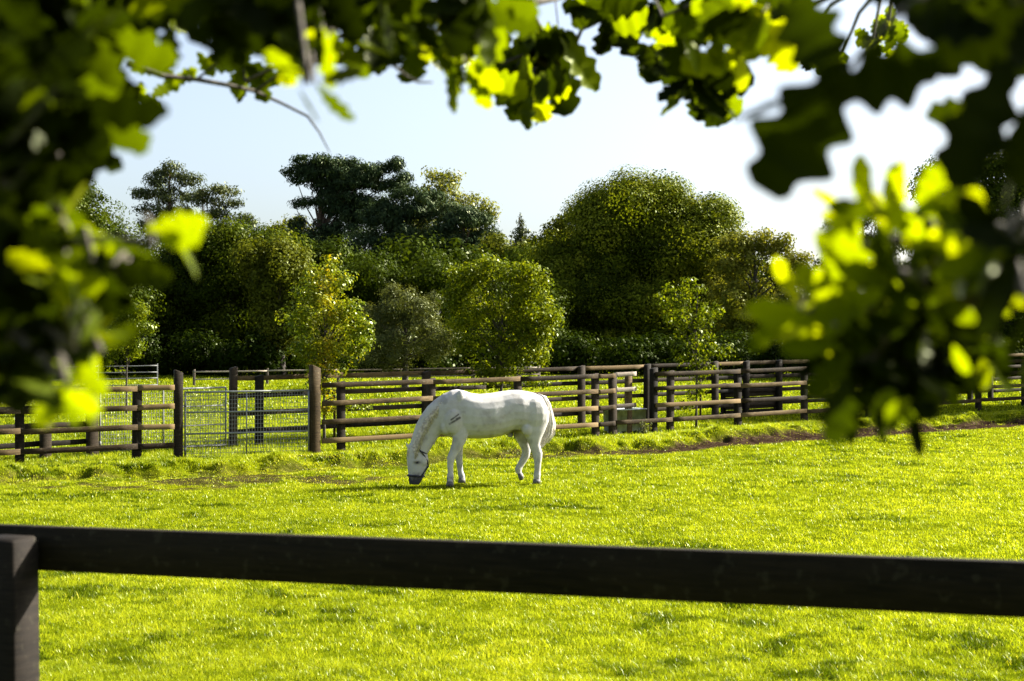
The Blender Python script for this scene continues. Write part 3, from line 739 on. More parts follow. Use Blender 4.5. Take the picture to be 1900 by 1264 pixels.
def crown(lobes, D, leaf, dens, clump_r, aspect=0.6, flat=0.8, tbase=0.5, tvar=0.22, shell=0.5, pine=False, depth=1.0, patchy=None, k_d=1.5, shoots=0.22, kids=2):
    """lobes in photo pixels at distance D: (px, py, rx, ry[, dy])"""
    Cs, Ns, Ts, cl = [], [], [], []
    k = D / F
    if kids:
        L2 = []
        for lb in lobes:
            L2.append((lb[0], lb[1], lb[2] * .88, lb[3] * .88) + tuple(lb[4:]))
            for _ in range(kids):
                a = random.uniform(-.5, math.pi + .5); s = random.uniform(.3, .5)
                L2.append((lb[0] + math.cos(a) * lb[2] * .9, lb[1] - math.sin(a) * lb[3] * .9, max(lb[2], lb[3]) * s, lb[3] * s * (.7 if pine else 1)) + ((lb[4] if len(lb) > 4 else 0) + random.uniform(-.8, .8) * lb[2] * k,))
        lobes = L2
    for lb in lobes:
        px, py, rx, ry = lb[:4]; dy = lb[4] if len(lb) > 4 else 0
        if pine: ry *= 1.3
        c = P3(px, py, D); c[1] += dy
        c[0] *= (D + dy) / D if dy else 1; 
        if dy: c[2] = CH - (py - HY) / F * (D + dy)
        R = np.array([rx * k, (rx + ry) / 2 * k * depth, ry * k])
        area = 4 * math.pi * ((R[0] * R[2]) + R[0] * R[1] + R[1] * R[2]) / 3
        nc = max(4, int(area / (clump_r ** 2) * 0.8))
        d = unit(nc); rr = shell + (1 - shell) * rng.random(nc) ** 0.6
        cc = c + d * R * rr[:, None]
        cl.append(cc)
        cs = clump_r * rng.uniform(.55, 1.35, nc)
        ns = int(nc * shoots)
        if ns:      # small outer shoots break up the outline
            ds = unit(ns); ds[:, 2] = np.abs(ds[:, 2]) * .9 + .1; rs = rng.uniform(1.0, 1.2, ns)
            cc = np.concatenate([cc, c + ds * R * rs[:, None]]); d = np.concatenate([d, ds]); cs = np.concatenate([cs, clump_r * rng.uniform(.25, .5, ns)]); nc += ns
        nl = np.maximum(4, (k_d * dens * (3.4 if pine else 2.4) * cs ** 2 * rng.uniform(.7, 1.3, nc) / leaf ** 2).astype(int))
        idx = np.repeat(np.arange(nc), nl); n = len(idx)
        o = unit(n); q = rng.random(n) ** 0.5
        off = o * (cs[idx] * q)[:, None] * np.array([1, 1, max(flat, .7) if pine else flat])
        Cs.append(cc[idx] + off)
        nn = o * 0.9 + d[idx] * 0.45 + unit(n) * 0.6 + np.array([0, 0, 0.25])
        Ns.append(nn / np.linalg.norm(nn, axis=1)[:, None])
        ct = rng.normal(0, tvar * .6, nc)
        Ts.append(tbase + ct[idx] + rng.normal(0, tvar * .4, n))
    C = np.concatenate(Cs); N = np.concatenate(Ns); T = np.concatenate(Ts)
    if patchy is not None: T = T + patchy(C)
    n = len(C); pass
    sz = leaf * rng.uniform(.6, 1.35, n)
    up = None
    if pine:
        up = unit(n) * 0.7 + np.array([0, 0, 0.8]); 
    V, q, t = leaf_quads(C, N, sz, aspect, np.clip(T, 0, 1), up)
    return V, q, t, np.concatenate(cl)

def limbs(base, top, cl, r0, r1, nb=26, mat=None, root=None, wob=0.15):
    """trunk to top with limbs out to clump centres"""
    base = np.array(base, float); top = np.array(top, float); H = np.linalg.norm(top - base)
    mb = MB(); n = 9
    P = np.array([lin(base, top, i / (n - 1)) + np.array([math.sin(i * 1.3 + base[0]) * wob, math.cos(i * 1.7 + base[0]) * wob, 0]) * (i / n) * H * .06 for i in range(n)])
    P[0] -= UP * 0.3
    mb.tube(P, np.linspace(r0, r1, n) * (1 + 0.5 * np.exp(-np.arange(n) * 2.)), 9)
    if len(cl):
        pick = rng.choice(len(cl), min(nb, len(cl)), replace=False)
        for i in pick:
            e = cl[i]
            hz = (e[2] - base[2]) / H
            t = min(0.97, max(0.25, hz * 0.72 - 0.02))
            f = t * (n - 1); a = int(f); s = lin(P[a], P[min(a + 1, n - 1)], f - a)
            m1 = lin(s, e, .4) + UP * (H * .02) + unit(1)[0] * H * .015
            m2 = lin(s, e, .75) + UP * (H * .02) + unit(1)[0] * H * .015
            rs = lin(r0, r1, t) * .45
            mb.tube(np.array([s, m1, m2, e]), [rs, rs * .6, rs * .35, rs * .15], 5, False)
    return mb.build('trunk', mat or M['bark'], root, True)

GR = lambda *c: c
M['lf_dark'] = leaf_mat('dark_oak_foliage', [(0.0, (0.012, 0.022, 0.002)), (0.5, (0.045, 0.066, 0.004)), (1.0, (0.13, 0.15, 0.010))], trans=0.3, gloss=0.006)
M['lf_mid'] = leaf_mat('mid_foliage', [(0.0, (0.024, 0.036, 0.003)), (0.5, (0.10, 0.128, 0.008)), (1.0, (0.23, 0.24, 0.02))], trans=0.35, gloss=0.006)
M['lf_olive'] = leaf_mat('olive_foliage', [(0.0, (0.032, 0.042, 0.005)), (0.5, (0.10, 0.115, 0.012)), (1.0, (0.22, 0.21, 0.035))], trans=0.35, gloss=0.006)
M['lf_pale'] = leaf_mat('pale_foliage', [(0.0, (0.06, 0.075, 0.02)), (0.5, (0.14, 0.155, 0.04)), (1.0, (0.26, 0.25, 0.08))], trans=0.4, gloss=0.015)
M['lf_grey'] = leaf_mat('grey_willow_foliage', [(0.0, (0.03, 0.038, 0.011)), (0.5, (0.07, 0.083, 0.025)), (1.0, (0.14, 0.15, 0.055))], trans=0.3, gloss=0.015)
M['lf_young'] = leaf_mat('young_tree_foliage', [(0.0, (0.02, 0.035, 0.002)), (0.5, (0.075, 0.105, 0.004)), (1.0, (0.20, 0.225, 0.010))], trans=0.45, gloss=0.014)
M['lf_yellow'] = leaf_mat('yellowing_foliage', [(0.0, (0.04, 0.07, 0.005)), (0.45, (0.12, 0.16, 0.010)), (0.8, (0.26, 0.25, 0.010)), (1.0, (0.42, 0.30, 0.012))], trans=0.45, gloss=0.03)
M['lf_pine'] = leaf_mat('pine_needles', [(0.0, (0.010, 0.020, 0.010)), (0.5, (0.030, 0.048, 0.020)), (1.0, (0.08, 0.105, 0.035))], trans=0.12, gloss=0.01)
M['lf_pine2'] = leaf_mat('olive_pine_needles', [(0.0, (0.022, 0.032, 0.014)), (0.5, (0.06, 0.075, 0.028)), (1.0, (0.13, 0.14, 0.055))], trans=0.15, gloss=0.01)

def tree(name, label, cat, D, px, topy, lobes, mat, leaf, dens, clump_r, r0, bark=None, group=None, nb=26, **kw):
    V, q, t, cl = crown(lobes, D, leaf, dens, clump_r, **kw)
    bx = (px - 950) / F * D
    bz = float(base_z(bx, D))
    root = empty(name, (bx, D, bz), label, cat, group)
    top = P3(px, topy, D)
    limbs((bx, D, bz), top, cl, r0, r0 * .2, nb, bark or M['bark'], root)
    mesh_np('crown', V, [q], mat, root, t)
    return root

BG = 'trees behind the paddocks'
# pines on the skyline
tree('pine_tree', 'tall airy pine, leftmost on the skyline', 'pine tree', 110, 312, 318, [(322, 318, 26, 15), (290, 335, 25, 13), (345, 340, 24, 13), (272, 362, 20, 10), (310, 362, 34, 14), (350, 368, 20, 10), (290, 392, 34, 15), (330, 400, 30, 14), (280, 425, 34, 18), (330, 440, 50, 20)],
     M['lf_pine2'], .26, 1.5, .62, .28, M['bark_pine'], BG, aspect=.34, flat=.5, pine=True, shell=.3, tbase=.45)
tree('pine_tree', 'thin flat-topped pine with reddish trunk beside the leftmost pine', 'pine tree', 108, 378, 352, [(385, 355, 26, 10), (425, 356, 24, 9), (365, 372, 22, 9), (410, 378, 30, 9), (444, 378, 18, 6), (352, 398, 20, 9), (395, 400, 24, 7), (440, 404, 24, 6), (380, 424, 40, 12), (455, 412, 14, 4), (430, 430, 40, 10)],
     M['lf_pine2'], .26, 1.3, .58, .22, M['bark_pine'], BG, aspect=.34, flat=.45, pine=True, shell=.3, tbase=.55)
tree('pine_tree', 'largest dark pine with a broad flat crown and a limb reaching right', 'pine tree', 112, 594, 330, [(600, 304, 58, 12), (560, 318, 36, 12), (640, 314, 60, 14), (690, 322, 40, 12), (720, 314, 20, 7), (735, 305, 9, 4), (742, 330, 16, 5), (590, 335, 44, 10), (650, 342, 52, 12), (705, 345, 36, 9), (740, 352, 16, 6), (615, 360, 36, 12), (660, 368, 30, 8), (563, 378, 14, 6), (612, 385, 30, 14), (640, 400, 40, 14), (556, 415, 16, 8), (560, 440, 40, 18), (620, 430, 46, 22), (690, 400, 40, 18), (600, 470, 90, 26), (600, 322, 60, 16), (660, 335, 60, 16), (620, 345, 40, 14), (640, 378, 50, 16), (680, 380, 44, 14)],
     M['lf_pine'], .26, 2.3, .62, .42, M['bark_pine'], BG, nb=50, aspect=.34, flat=.5, pine=True, shell=.2, tbase=.42)
tree('pine_tree', 'dark pine spreading low between the big pine and the pale airy tree', 'pine tree', 104, 735, 380, [(735, 385, 44, 16), (715, 410, 50, 20), (765, 400, 36, 16), (745, 440, 80, 26), (700, 470, 60, 28), (780, 480, 80, 30), (750, 360, 20, 10), (785, 372, 40, 14), (820, 395, 50, 16)],
     M['lf_pine'], .26, 2.3, .66, .32, M['bark_pine'], BG, aspect=.34, flat=.55, pine=True, shell=.2, tbase=.45)
tree('pine_tree', 'dark pine with drooping plates at the right end of the skyline pines', 'pine tree', 100, 860, 400, [(868, 402, 40, 10), (895, 412, 24, 9), (845, 420, 40, 12), (885, 436, 34, 10), (905, 448, 20, 8), (850, 455, 60, 18), (880, 480, 60, 22), (830, 490, 70, 28)],
     M['lf_pine'], .26, 2.3, .62, .30, M['bark_pine'], BG, aspect=.34, flat=.5, pine=True, shell=.2, tbase=.42)
tree('broadleaf_tree', 'pale airy tree with see-through top rising between the dark pines', 'tree', 118, 822, 340, [(812, 330, 24, 16), (838, 340, 22, 14), (815, 356, 30, 14), (795, 365, 18, 10), (855, 372, 26, 14), (825, 382, 44, 18), (885, 384, 22, 10), (900, 402, 18, 10), (860, 404, 44, 18), (790, 405, 50, 24), (780, 440, 60, 30), (860, 440, 50, 26)],
     M['lf_pale'], .26, 0.85, .75, .24, None, BG, nb=46, shell=.25, tbase=.5)
tree('broadleaf_tree', 'small grey-green tree top showing left of the big pine trunk', 'tree', 122, 535, 408, [(538, 412, 16, 10), (520, 428, 26, 14), (552, 432, 24, 14), (495, 432, 18, 10), (540, 460, 60, 24), (470, 450, 40, 20)],
     M['lf_olive'], .28, 1.2, .7, .2, None, BG, shell=.3)
tree('spruce_tree', 'narrow spruce with a bare spire tip left of the big rounded tree', 'spruce tree', 112, 966, 402, [(966, 403, 2, 5), (966, 411, 5, 2), (966, 418, 9, 2), (966, 425, 12, 2.5), (966, 432, 16, 3), (966, 440, 19, 3), (966, 449, 24, 4), (966, 460, 30, 6), (965, 480, 40, 14), (960, 505, 44, 18)],
     M['lf_pine2'], .24, 1.5, .28, .13, M['bark_pine'], BG, aspect=.34, flat=.35, pine=True, shell=.05, kids=0, shoots=.5)
tree('broadleaf_tree', 'small dark tree top between the spruce and the big rounded tree', 'tree', 105, 1048, 400, [(1052, 402, 10, 10), (1045, 418, 16, 10), (1025, 428, 16, 8), (1062, 432, 18, 12), (1040, 450, 40, 18), (1000, 455, 34, 16), (1030, 480, 60, 24)],
     M['lf_olive'], .26, 1.3, .6, .18, None, BG, shell=.2, tbase=.35)
tree('broadleaf_tree', 'dark olive tree filling the dip left of the big rounded tree', 'tree', 92, 990, 480, [(940, 470, 50, 22), (985, 480, 60, 26), (900, 490, 50, 24), (1000, 520, 80, 40), (920, 530, 70, 40)],
     M['lf_olive'], .24, 2.4, .8, .3, None, BG, tbase=.3)
# broadleaf masses
tree('oak_tree', 'broad dark tree at the left below the thin pines', 'tree', 64, 430, 440, [(430, 455, 80, 34), (360, 470, 80, 36), (490, 480, 60, 34), (300, 510, 70, 44), (400, 530, 110, 50), (510, 540, 60, 46), (290, 590, 80, 50), (400, 610, 120, 56), (500, 620, 70, 50), (350, 660, 120, 40)],
     M['lf_dark'], .135, 2.6, 1.0, .35, None, BG, tbase=.38, tvar=.3)
tree('oak_tree', 'olive green tree with feathery upright shoots behind the yellowing tree', 'tree', 60, 520, 470, [(470, 478, 40, 34), (520, 480, 34, 34), (545, 510, 26, 34), (500, 530, 50, 40), (560, 560, 40, 40), (520, 600, 60, 50)],
     M['lf_olive'], .14, 2.3, .42, .22, None, BG, tbase=.35, tvar=.2, flat=1.5)
tree('oak_tree', 'dark tree at the far left edge behind the hanging leaves', 'tree', 58, 100, 380, [(100, 400, 110, 70), (0, 440, 110, 80), (190, 470, 70, 60), (60, 540, 150, 90), (180, 600, 90, 70), (-120, 480, 120, 120)],
     M['lf_dark'], .135, 2.4, 1.0, .4, None, BG, tbase=.3, tvar=.25)
tree('oak_tree', 'big rounded tree with a wide domed crown, tallest right of centre', 'tree', 76, 1200, 400, [(1170, 378, 50, 24), (1235, 374, 48, 22), (1130, 400, 40, 26), (1292, 402, 40, 26), (1110, 425, 44, 30), (1180, 410, 80, 36), (1260, 420, 70, 36), (1310, 440, 30, 34), (1070, 470, 50, 40), (1140, 470, 80, 44), (1230, 480, 90, 50), (1310, 500, 44, 44), (1050, 540, 50, 44), (1120, 560, 90, 60), (1220, 570, 90, 60), (1300, 590, 60, 54), (1090, 640, 80, 44), (1190, 650, 100, 44), (1290, 660, 70, 36)],
     M['lf_mid'], .14, 2.4, 1.25, .5, None, BG, nb=50, tbase=.42, tvar=.4, shell=.6, kids=3, shoots=.5, depth=1.3)
tree('broadleaf_tree', 'loose olive tree with sky gaps right of the big rounded tree', 'tree', 72, 1400, 460, [(1365, 452, 34, 22), (1405, 450, 30, 20), (1445, 462, 30, 20), (1380, 490, 44, 30), (1480, 490, 20, 24), (1450, 500, 16, 14), (1370, 540, 44, 40), (1400, 590, 60, 44), (1470, 560, 30, 26), (1350, 620, 60, 50), (1450, 630, 60, 44)],
     M['lf_olive'], .15, 1.7, .5, .26, None, BG, nb=40, tbase=.66, shell=.3)
tree('willow_tree', 'silvery tree low at the right beside the blurred bright leaves', 'tree', 68, 1490, 560, [(1480, 560, 34, 24), (1510, 590, 40, 30), (1470, 610, 40, 30), (1520, 640, 50, 40)],
     M['lf_grey'], .13, 2.0, .42, .2, None, BG, aspect=.3)
tree('broadleaf_tree', 'dark tree cut off by the right edge, shading the fence and bank below it', 'tree', 41, 2180, 300, [(2050, 360, 120, 90), (2180, 300, 160, 110), (2320, 380, 140, 110), (2000, 480, 100, 110), (2150, 480, 150, 120), (2320, 520, 150, 130), (2060, 620, 110, 60), (2220, 640, 160, 70)],
     M['lf_dark'], .14, 2.4, .8, .3, None, BG, tbase=.3)
tree('pine_tree', 'open dark pine behind the blurred bright leaves at the right', 'pine tree', 90, 1600, 420, [(1560, 420, 36, 16), (1610, 405, 44, 16), (1660, 425, 44, 18), (1580, 450, 50, 18), (1640, 460, 60, 22), (1550, 490, 50, 22), (1620, 510, 80, 30), (1600, 560, 90, 40), (1680, 560, 60, 50)],
     M['lf_pine2'], .22, 1.7, .6, .3, M['bark_pine'], BG, nb=40, aspect=.25, flat=.55, pine=True, shell=.3)
tree('broadleaf_tree', 'tall dark tree at the right edge with a ragged top', 'tree', 62, 1830, 300, [(1755, 330, 26, 20), (1725, 345, 14, 30), (1810, 300, 40, 26), (1860, 320, 50, 34), (1790, 360, 60, 40), (1870, 400, 80, 60), (1780, 440, 80, 60), (1850, 500, 100, 70), (1770, 560, 100, 70), (1860, 620, 110, 60), (1960, 420, 80, 110), (1960, 580, 90, 90)],
     M['lf_dark'], .135, 2.2, .8, .4, None, BG, nb=40, tbase=.45, tvar=.25)
tree('broadleaf_tree', 'dark bushy tree low at the right between the fence and tall tree', 'tree', 58, 1650, 570, [(1600, 600, 80, 40), (1700, 590, 90, 44), (1650, 650, 110, 40), (1540, 660, 60, 34), (1760, 660, 70, 34)],
     M['lf_dark'], .16, 2.4, .6, .25, None, BG, tbase=.35)
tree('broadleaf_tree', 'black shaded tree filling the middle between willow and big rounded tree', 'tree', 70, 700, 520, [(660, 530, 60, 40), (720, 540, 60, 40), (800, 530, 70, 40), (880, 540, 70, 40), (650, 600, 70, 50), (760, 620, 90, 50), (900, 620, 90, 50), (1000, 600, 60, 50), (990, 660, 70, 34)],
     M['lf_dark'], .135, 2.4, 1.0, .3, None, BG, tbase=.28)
tree('willow_bush', 'rounded grey-green willow bush left of the centre', 'bush', 50, 752, 560, [(745, 562, 40, 30), (790, 590, 36, 34), (715, 595, 36, 40), (760, 620, 60, 44), (810, 640, 30, 40), (730, 660, 50, 34)],
     M['lf_grey'], .10, 2.0, .34, .12, None, BG, aspect=.3, tbase=.5, tvar=.3)
# dark undergrowth along the foot of the wood
def undergrowth():
    lobes = []
    for px in range(-260, 2250, 62):
        lobes.append((px + random.uniform(-20, 20), 665 + random.uniform(-8, 6), 58, 34 + random.uniform(-6, 14), random.uniform(-1, 3)))
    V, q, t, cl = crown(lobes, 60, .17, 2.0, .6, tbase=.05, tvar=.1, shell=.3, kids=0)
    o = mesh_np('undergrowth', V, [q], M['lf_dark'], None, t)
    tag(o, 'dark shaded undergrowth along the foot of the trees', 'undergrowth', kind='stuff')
    lobes = []
    for px in range(-300, 2350, 90):
        for py in (500, 560, 620):
            lobes.append((px + random.uniform(-30, 30), py + random.uniform(-14, 14) + (40 if px > 1330 else 0) + (30 if 900 < px < 1050 else 0), 70, 48, random.uniform(-3, 3)))
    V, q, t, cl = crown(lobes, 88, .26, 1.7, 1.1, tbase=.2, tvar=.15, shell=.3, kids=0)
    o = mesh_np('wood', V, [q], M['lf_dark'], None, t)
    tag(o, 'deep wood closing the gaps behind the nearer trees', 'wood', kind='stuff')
undergrowth()

# young trees in the lane between the two fences
YG = 'young trees planted in the lane'
def yel(C):
    k = np.exp(-(((C[:, 0] / C[:, 1] * F + 950) - 605) / 34) ** 2)
    return 0.40 * k * (0.35 + 0.9 * fbm(C[:, 0], C[:, 2], 0.35, 4, 2)) - 0.06
tree('young_maple', 'young tree turning yellow behind the tall gate post', 'tree', 29.6, 602, 500, [(600, 500, 22, 24), (580, 540, 36, 30), (625, 535, 34, 28), (560, 590, 36, 36), (610, 590, 48, 36), (655, 590, 34, 36), (580, 640, 44, 32), (640, 645, 46, 34), (675, 630, 22, 26), (600, 685, 36, 22), (595, 720, 22, 22), (610, 760, 14, 14), (655, 755, 26, 6), (560, 660, 26, 24)],
     M['lf_yellow'], .075, 1.0, .19, .028, M['bark'], YG, nb=60, shell=.12, shoots=.6, k_d=1.0, tbase=.42, tvar=.2, patchy=yel)
tree('young_oak', 'bushy bright green young tree rising behind the horse', 'tree', 32.0, 930, 520, [(860, 530, 36, 34), (900, 510, 34, 26), (950, 512, 40, 26), (985, 535, 34, 32), (850, 580, 40, 40), (910, 570, 60, 40), (980, 590, 48, 42), (1010, 610, 22, 40), (880, 630, 54, 36), (950, 640, 56, 36), (990, 660, 24, 24), (930, 685, 48, 26), (910, 705, 30, 16), (975, 712, 40, 8)],
     M['lf_young'], .072, 1.1, .2, .04, M['bark'], YG, nb=60, shell=.15, shoots=.6, k_d=1.0, kids=4, tbase=.6, tvar=.3)
tree('young_oak', 'slender young tree with loose leaves behind the fence right of the trough', 'tree', 33.6, 1292, 530, [(1240, 555, 22, 22), (1275, 545, 26, 26), (1262, 590, 30, 26), (1305, 590, 30, 30), (1290, 630, 36, 30), (1325, 650, 24, 20), (1280, 670, 26, 18), (1300, 695, 26, 20), (1290, 730, 16, 16), (1275, 760, 10, 12)],
     M['lf_young'], .085, .6, .19, .025, M['bark'], YG, nb=50, shell=.05, shoots=.6, k_d=1.0, tbase=.55, tvar=.25)
tree('young_oak', 'small light green young tree at the left behind the blurred leaves', 'tree', 38, 235, 580, [(235, 575, 26, 22), (255, 605, 20, 20), (215, 620, 34, 30), (245, 645, 26, 24), (200, 660, 30, 24)],
     M['lf_young'], .07, 1.4, .22, .03, M['bark'], YG, nb=30, shell=.2, tbase=.5)
# stakes and weeds
for px, py, hh, lab in ((620, 832, 1.0, 'short timber stake beside the yellowing young tree'), (1299, 795, 1.3, 'pale thin stake beside the slender young tree')):
    p = G(px, py - 12)
    mb = MB(); mb.tube(np.array([[p.x, p.y, p.z - .2], [p.x + .01, p.y, p.z + hh * .5], [p.x, p.y, p.z + hh]]), .028, 8)
    o = mb.build('tree_stake', M['wood'], None, False)
    tag(o, lab, 'stake')
def weed(px, py, h, sp, n, lab, mat='lf_grey'):
    p = G(px, py); root = empty('weed_plant', (p.x, p.y, p.z), lab, 'weed')
    mb = MB(); C = []
    for i in range(n):
        a = rng.uniform(0, 6.28); d = np.array([math.cos(a) * sp, math.sin(a) * sp, 0]) * rng.random()
        hh = h * rng.uniform(.5, 1)
        b = np.array([p.x, p.y, p.z - .05]); P = np.array([b + d * .2, b + d * .5 + UP * hh * .5, b + d + UP * hh])
        mb.tube(P, [.006, .005, .002], 4)
        for t in np.linspace(.25, 1, 14): C.append(lin(P[0], P[2], t) + unit(1)[0] * .035)
    mb.build('stem', M['bark'], root)
    C = np.array(C); V, q, t = leaf_quads(C, unit(len(C)), np.full(len(C), .07), .4, rng.random(len(C)))
    mesh_np('leaves', V, [q], M[mat], root, t)
weed(1192, 811, .42, .22, 16, 'scraggy weed in front of the water trough')
weed(1125, 812, .16, .16, 10, 'low leafy weed at the foot of the fence left of the water trough', 'lf_young')
weed(1065, 822, .14, .2, 10, 'low weed on the bank between the horse and the water trough', 'lf_young')

# ---------------------------------------------------------------- overhanging branches near the camera
def oak_leaf(nst=17, lobes=4, W=0.30, deep=0.45, sharp=1.0, seed=0):
    """unit leaf along +Y from the stalk, lobed outline, bent and folded"""
    r = random.Random(seed)
    ts = np.linspace(0, 1, nst); V = []
    ph = r.uniform(-.4, .4)
    for i, t in enumerate(ts):
        env = W * (math.sin(math.pi * min(1, t * .93 + .02)) ** .75) * (0.62 + 0.5 * t)
        lob = 1 - deep * (0.5 + 0.5 * math.cos(2 * math.pi * lobes * t + ph)) ** sharp
        lob2 = 1 - deep * (0.5 + 0.5 * math.cos(2 * math.pi * lobes * t + ph + .9)) ** sharp
        y = t; z = -0.10 * math.sin(t * 2.2) * r.uniform(.9, 1.1) - .08 * t * t
        V.append((-env * lob, y, z + env * .25)); V.append((0, y, z)); V.append((env * lob2, y, z + env * .25))
    q = []
    for i in range(nst - 1):
        a = i * 3; q += [[a, a + 1, a + 4, a + 3], [a + 1, a + 2, a + 5, a + 4]]
    return np.array(V), np.array(q)
SH_OAK = [oak_leaf(17, 4, .33, .42, 1.0, s) for s in range(4)]
SH_LONG = [oak_leaf(13, 3, .24, .18, 1.0, s) for s in range(4)]
SH_BROAD = [oak_leaf(19, 4, .42, .40, 1.6, s) for s in range(4)]
SH_DEEP = [oak_leaf(25, 3.5, .40, .42, 1.0, s) for s in range(4)]

class Leaves:
    def __init__(s): s.V = []; s.Q = []; s.T = []; s.n = 0
    def put(s, pos, dirv, size, shape, tint, roll=None):
        d = np.array(dirv, float); d /= np.linalg.norm(d)
        a = unit(1)[0] if roll is None else np.array(roll, float)
        n = a - (a @ d) * d; n /= np.linalg.norm(n) + 1e-9
        x = np.cross(d, n)
        V, q = shape
        s.V.append(np.array(pos) + (V[:, :1] * x + V[:, 1:2] * d + V[:, 2:] * n) * size)
        s.Q.append(q + s.n); s.n += len(V); s.T.append(np.full(len(V), tint))
    def build(s, name, mat, parent):
        return mesh_np(name, np.concatenate(s.V), [np.concatenate(s.Q)], mat, parent, np.clip(np.concatenate(s.T), 0, 1), smooth=False)
M['near_leaf'] = leaf_mat('near_oak_leaf', [(0.0, (0.003, 0.005, 0.0004)), (0.35, (0.008, 0.013, 0.0006)), (0.6, (0.04, 0.058, 0.002)), (0.85, (0.12, 0.155, 0.002)), (1.0, (0.16, 0.185, 0.003))], trans=0.5, gloss=0.05, rough=0.3, tcol=(2.6, 2.5, 0.2), nscale=14, patch=0.2)  # low tints blackened for leaves in shade, high tints brightened for backlit glow

def clustered(lv, mb, anchor, regions, shapes, facing=0.55):
    """regions: (px, py, rx, ry, D0, D1, n, leaf length, tint)"""
    for (px, py, rx, ry, D0, D1, n, ln, tint) in regions:
        c = P3(px, py, (D0 + D1) / 2)
        ntw = max(2, n // 7)
        tips = []
        for i in range(ntw):
            a = random.uniform(0, 6.28); r = math.sqrt(random.random()) * .85
            tips.append(P3(px + math.cos(a) * r * rx, py + math.sin(a) * r * ry, random.uniform(D0, D1)))
        for tp in tips:
            s = c if anchor is None else lin(c, np.array(anchor), .25)
            m = lin(s, tp, .5) + UP * 0.02 + unit(1)[0] * .01
            mb.tube(np.array([s, m, tp]), [.0035, .0026, .0014], 5, False)
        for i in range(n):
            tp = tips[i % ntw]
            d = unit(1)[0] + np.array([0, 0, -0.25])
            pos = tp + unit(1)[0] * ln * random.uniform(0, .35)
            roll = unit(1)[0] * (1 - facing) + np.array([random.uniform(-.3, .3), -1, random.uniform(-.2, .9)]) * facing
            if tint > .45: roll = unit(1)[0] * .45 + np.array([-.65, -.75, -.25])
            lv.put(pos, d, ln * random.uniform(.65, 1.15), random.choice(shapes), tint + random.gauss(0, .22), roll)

def hanging(label_tree, loc, trunk_pts, trunk_r, branches):
    root = empty('oak_tree', loc, label_tree, 'tree')
    mb = MB(); mb.tube(np.array(trunk_pts), trunk_r, 14); mb.build('trunk', M['bark_near'], root, True)
    for (path, radii, regions, shapes, extra) in branches:
        mb = MB(); mb.tube(np.array(path), radii, 7)
        lv = Leaves()
        for rg in regions: clustered(lv, mb, None, [rg], shapes)
        for rg in regions:    # side shoot from the limb to the spray
            c = P3(rg[0], rg[1], (rg[4] + rg[5]) / 2); P = np.array(path)
            k = np.argmin(np.linalg.norm(P - c, axis=1)); s = P[k]
            m = lin(s, c, .5) + UP * .04
            mb.tube(np.array([s, m, c]), [.006, .005, .0035], 6, False)
        if extra: extra(lv, mb)
        P = np.array(path)      # sprigs along the limb, beside the view
        for _ in range(260):
            k = random.random() * (len(P) - 1); a = int(k); q = lin(P[a], P[a + 1], k - a) + unit(1)[0] * .03
            if q[1] > .2 and abs(q[0] / q[1]) < .46 and abs((q[2] - CH) / q[1]) < .34: continue
            lv.put(q, unit(1)[0] + np.array([0, 0, -.3]), .09 * random.uniform(.7, 1.2), random.choice(SH_OAK), .45, None)
        b = mb.build('branch', M['bark_near'], root, True)
        if lv.n:
            o = lv.build('leaves', M['near_leaf'], None); o.parent = b
            o.data.transform(Matrix.Translation(-root.location))
    return root

def hero(lv, pts, ln, shape, tint, roll, D):
    """one leaf from stalk pixel to tip pixel"""
    (x0, y0), (x1, y1) = pts
    a = P3(x0, y0, D); b = P3(x1, y1, D + random.uniform(-.03, .03))
    d = b - a; lv.put(a, d, np.linalg.norm(d), shape, tint, roll)

def ex_topleft(lv, mb):
    # fine bare twig running right across the sky
    P = [P3(235, 118, 3.0), P3(300, 140, 3.05), P3(360, 146, 3.1), P3(415, 156, 3.1), P3(470, 168, 3.15), P3(520, 190, 3.2), P3(570, 215, 3.2), P3(592, 245, 3.2), P3(612, 284, 3.2)]
    mb.tube(np.array(P), [.0065, .006, .0055, .005, .0045, .0035, .003, .0022, .0012], 7)
    mb.tube(np.array([P3(365, 146, 3.1), P3(400, 118, 3.1), P3(440, 85, 3.1)]), [.003, .0025, .002], 6)
    mb.tube(np.array([P3(475, 168, 3.15), P3(520, 135, 3.1), P3(560, 110, 3.05)]), [.004, .0035, .003], 6)
    for (x, y) in ((240, 130), (262, 150), (250, 175), (280, 180), (230, 100), (262, 112), (300, 120), (318, 158), (365, 95), (345, 60)):
        lv.put(P3(x, y, 3.1), unit(1)[0] + np.array([0.3, 0, -.4]), .065, random.choice(SH_OAK), .75, (0.3, -1, .3))
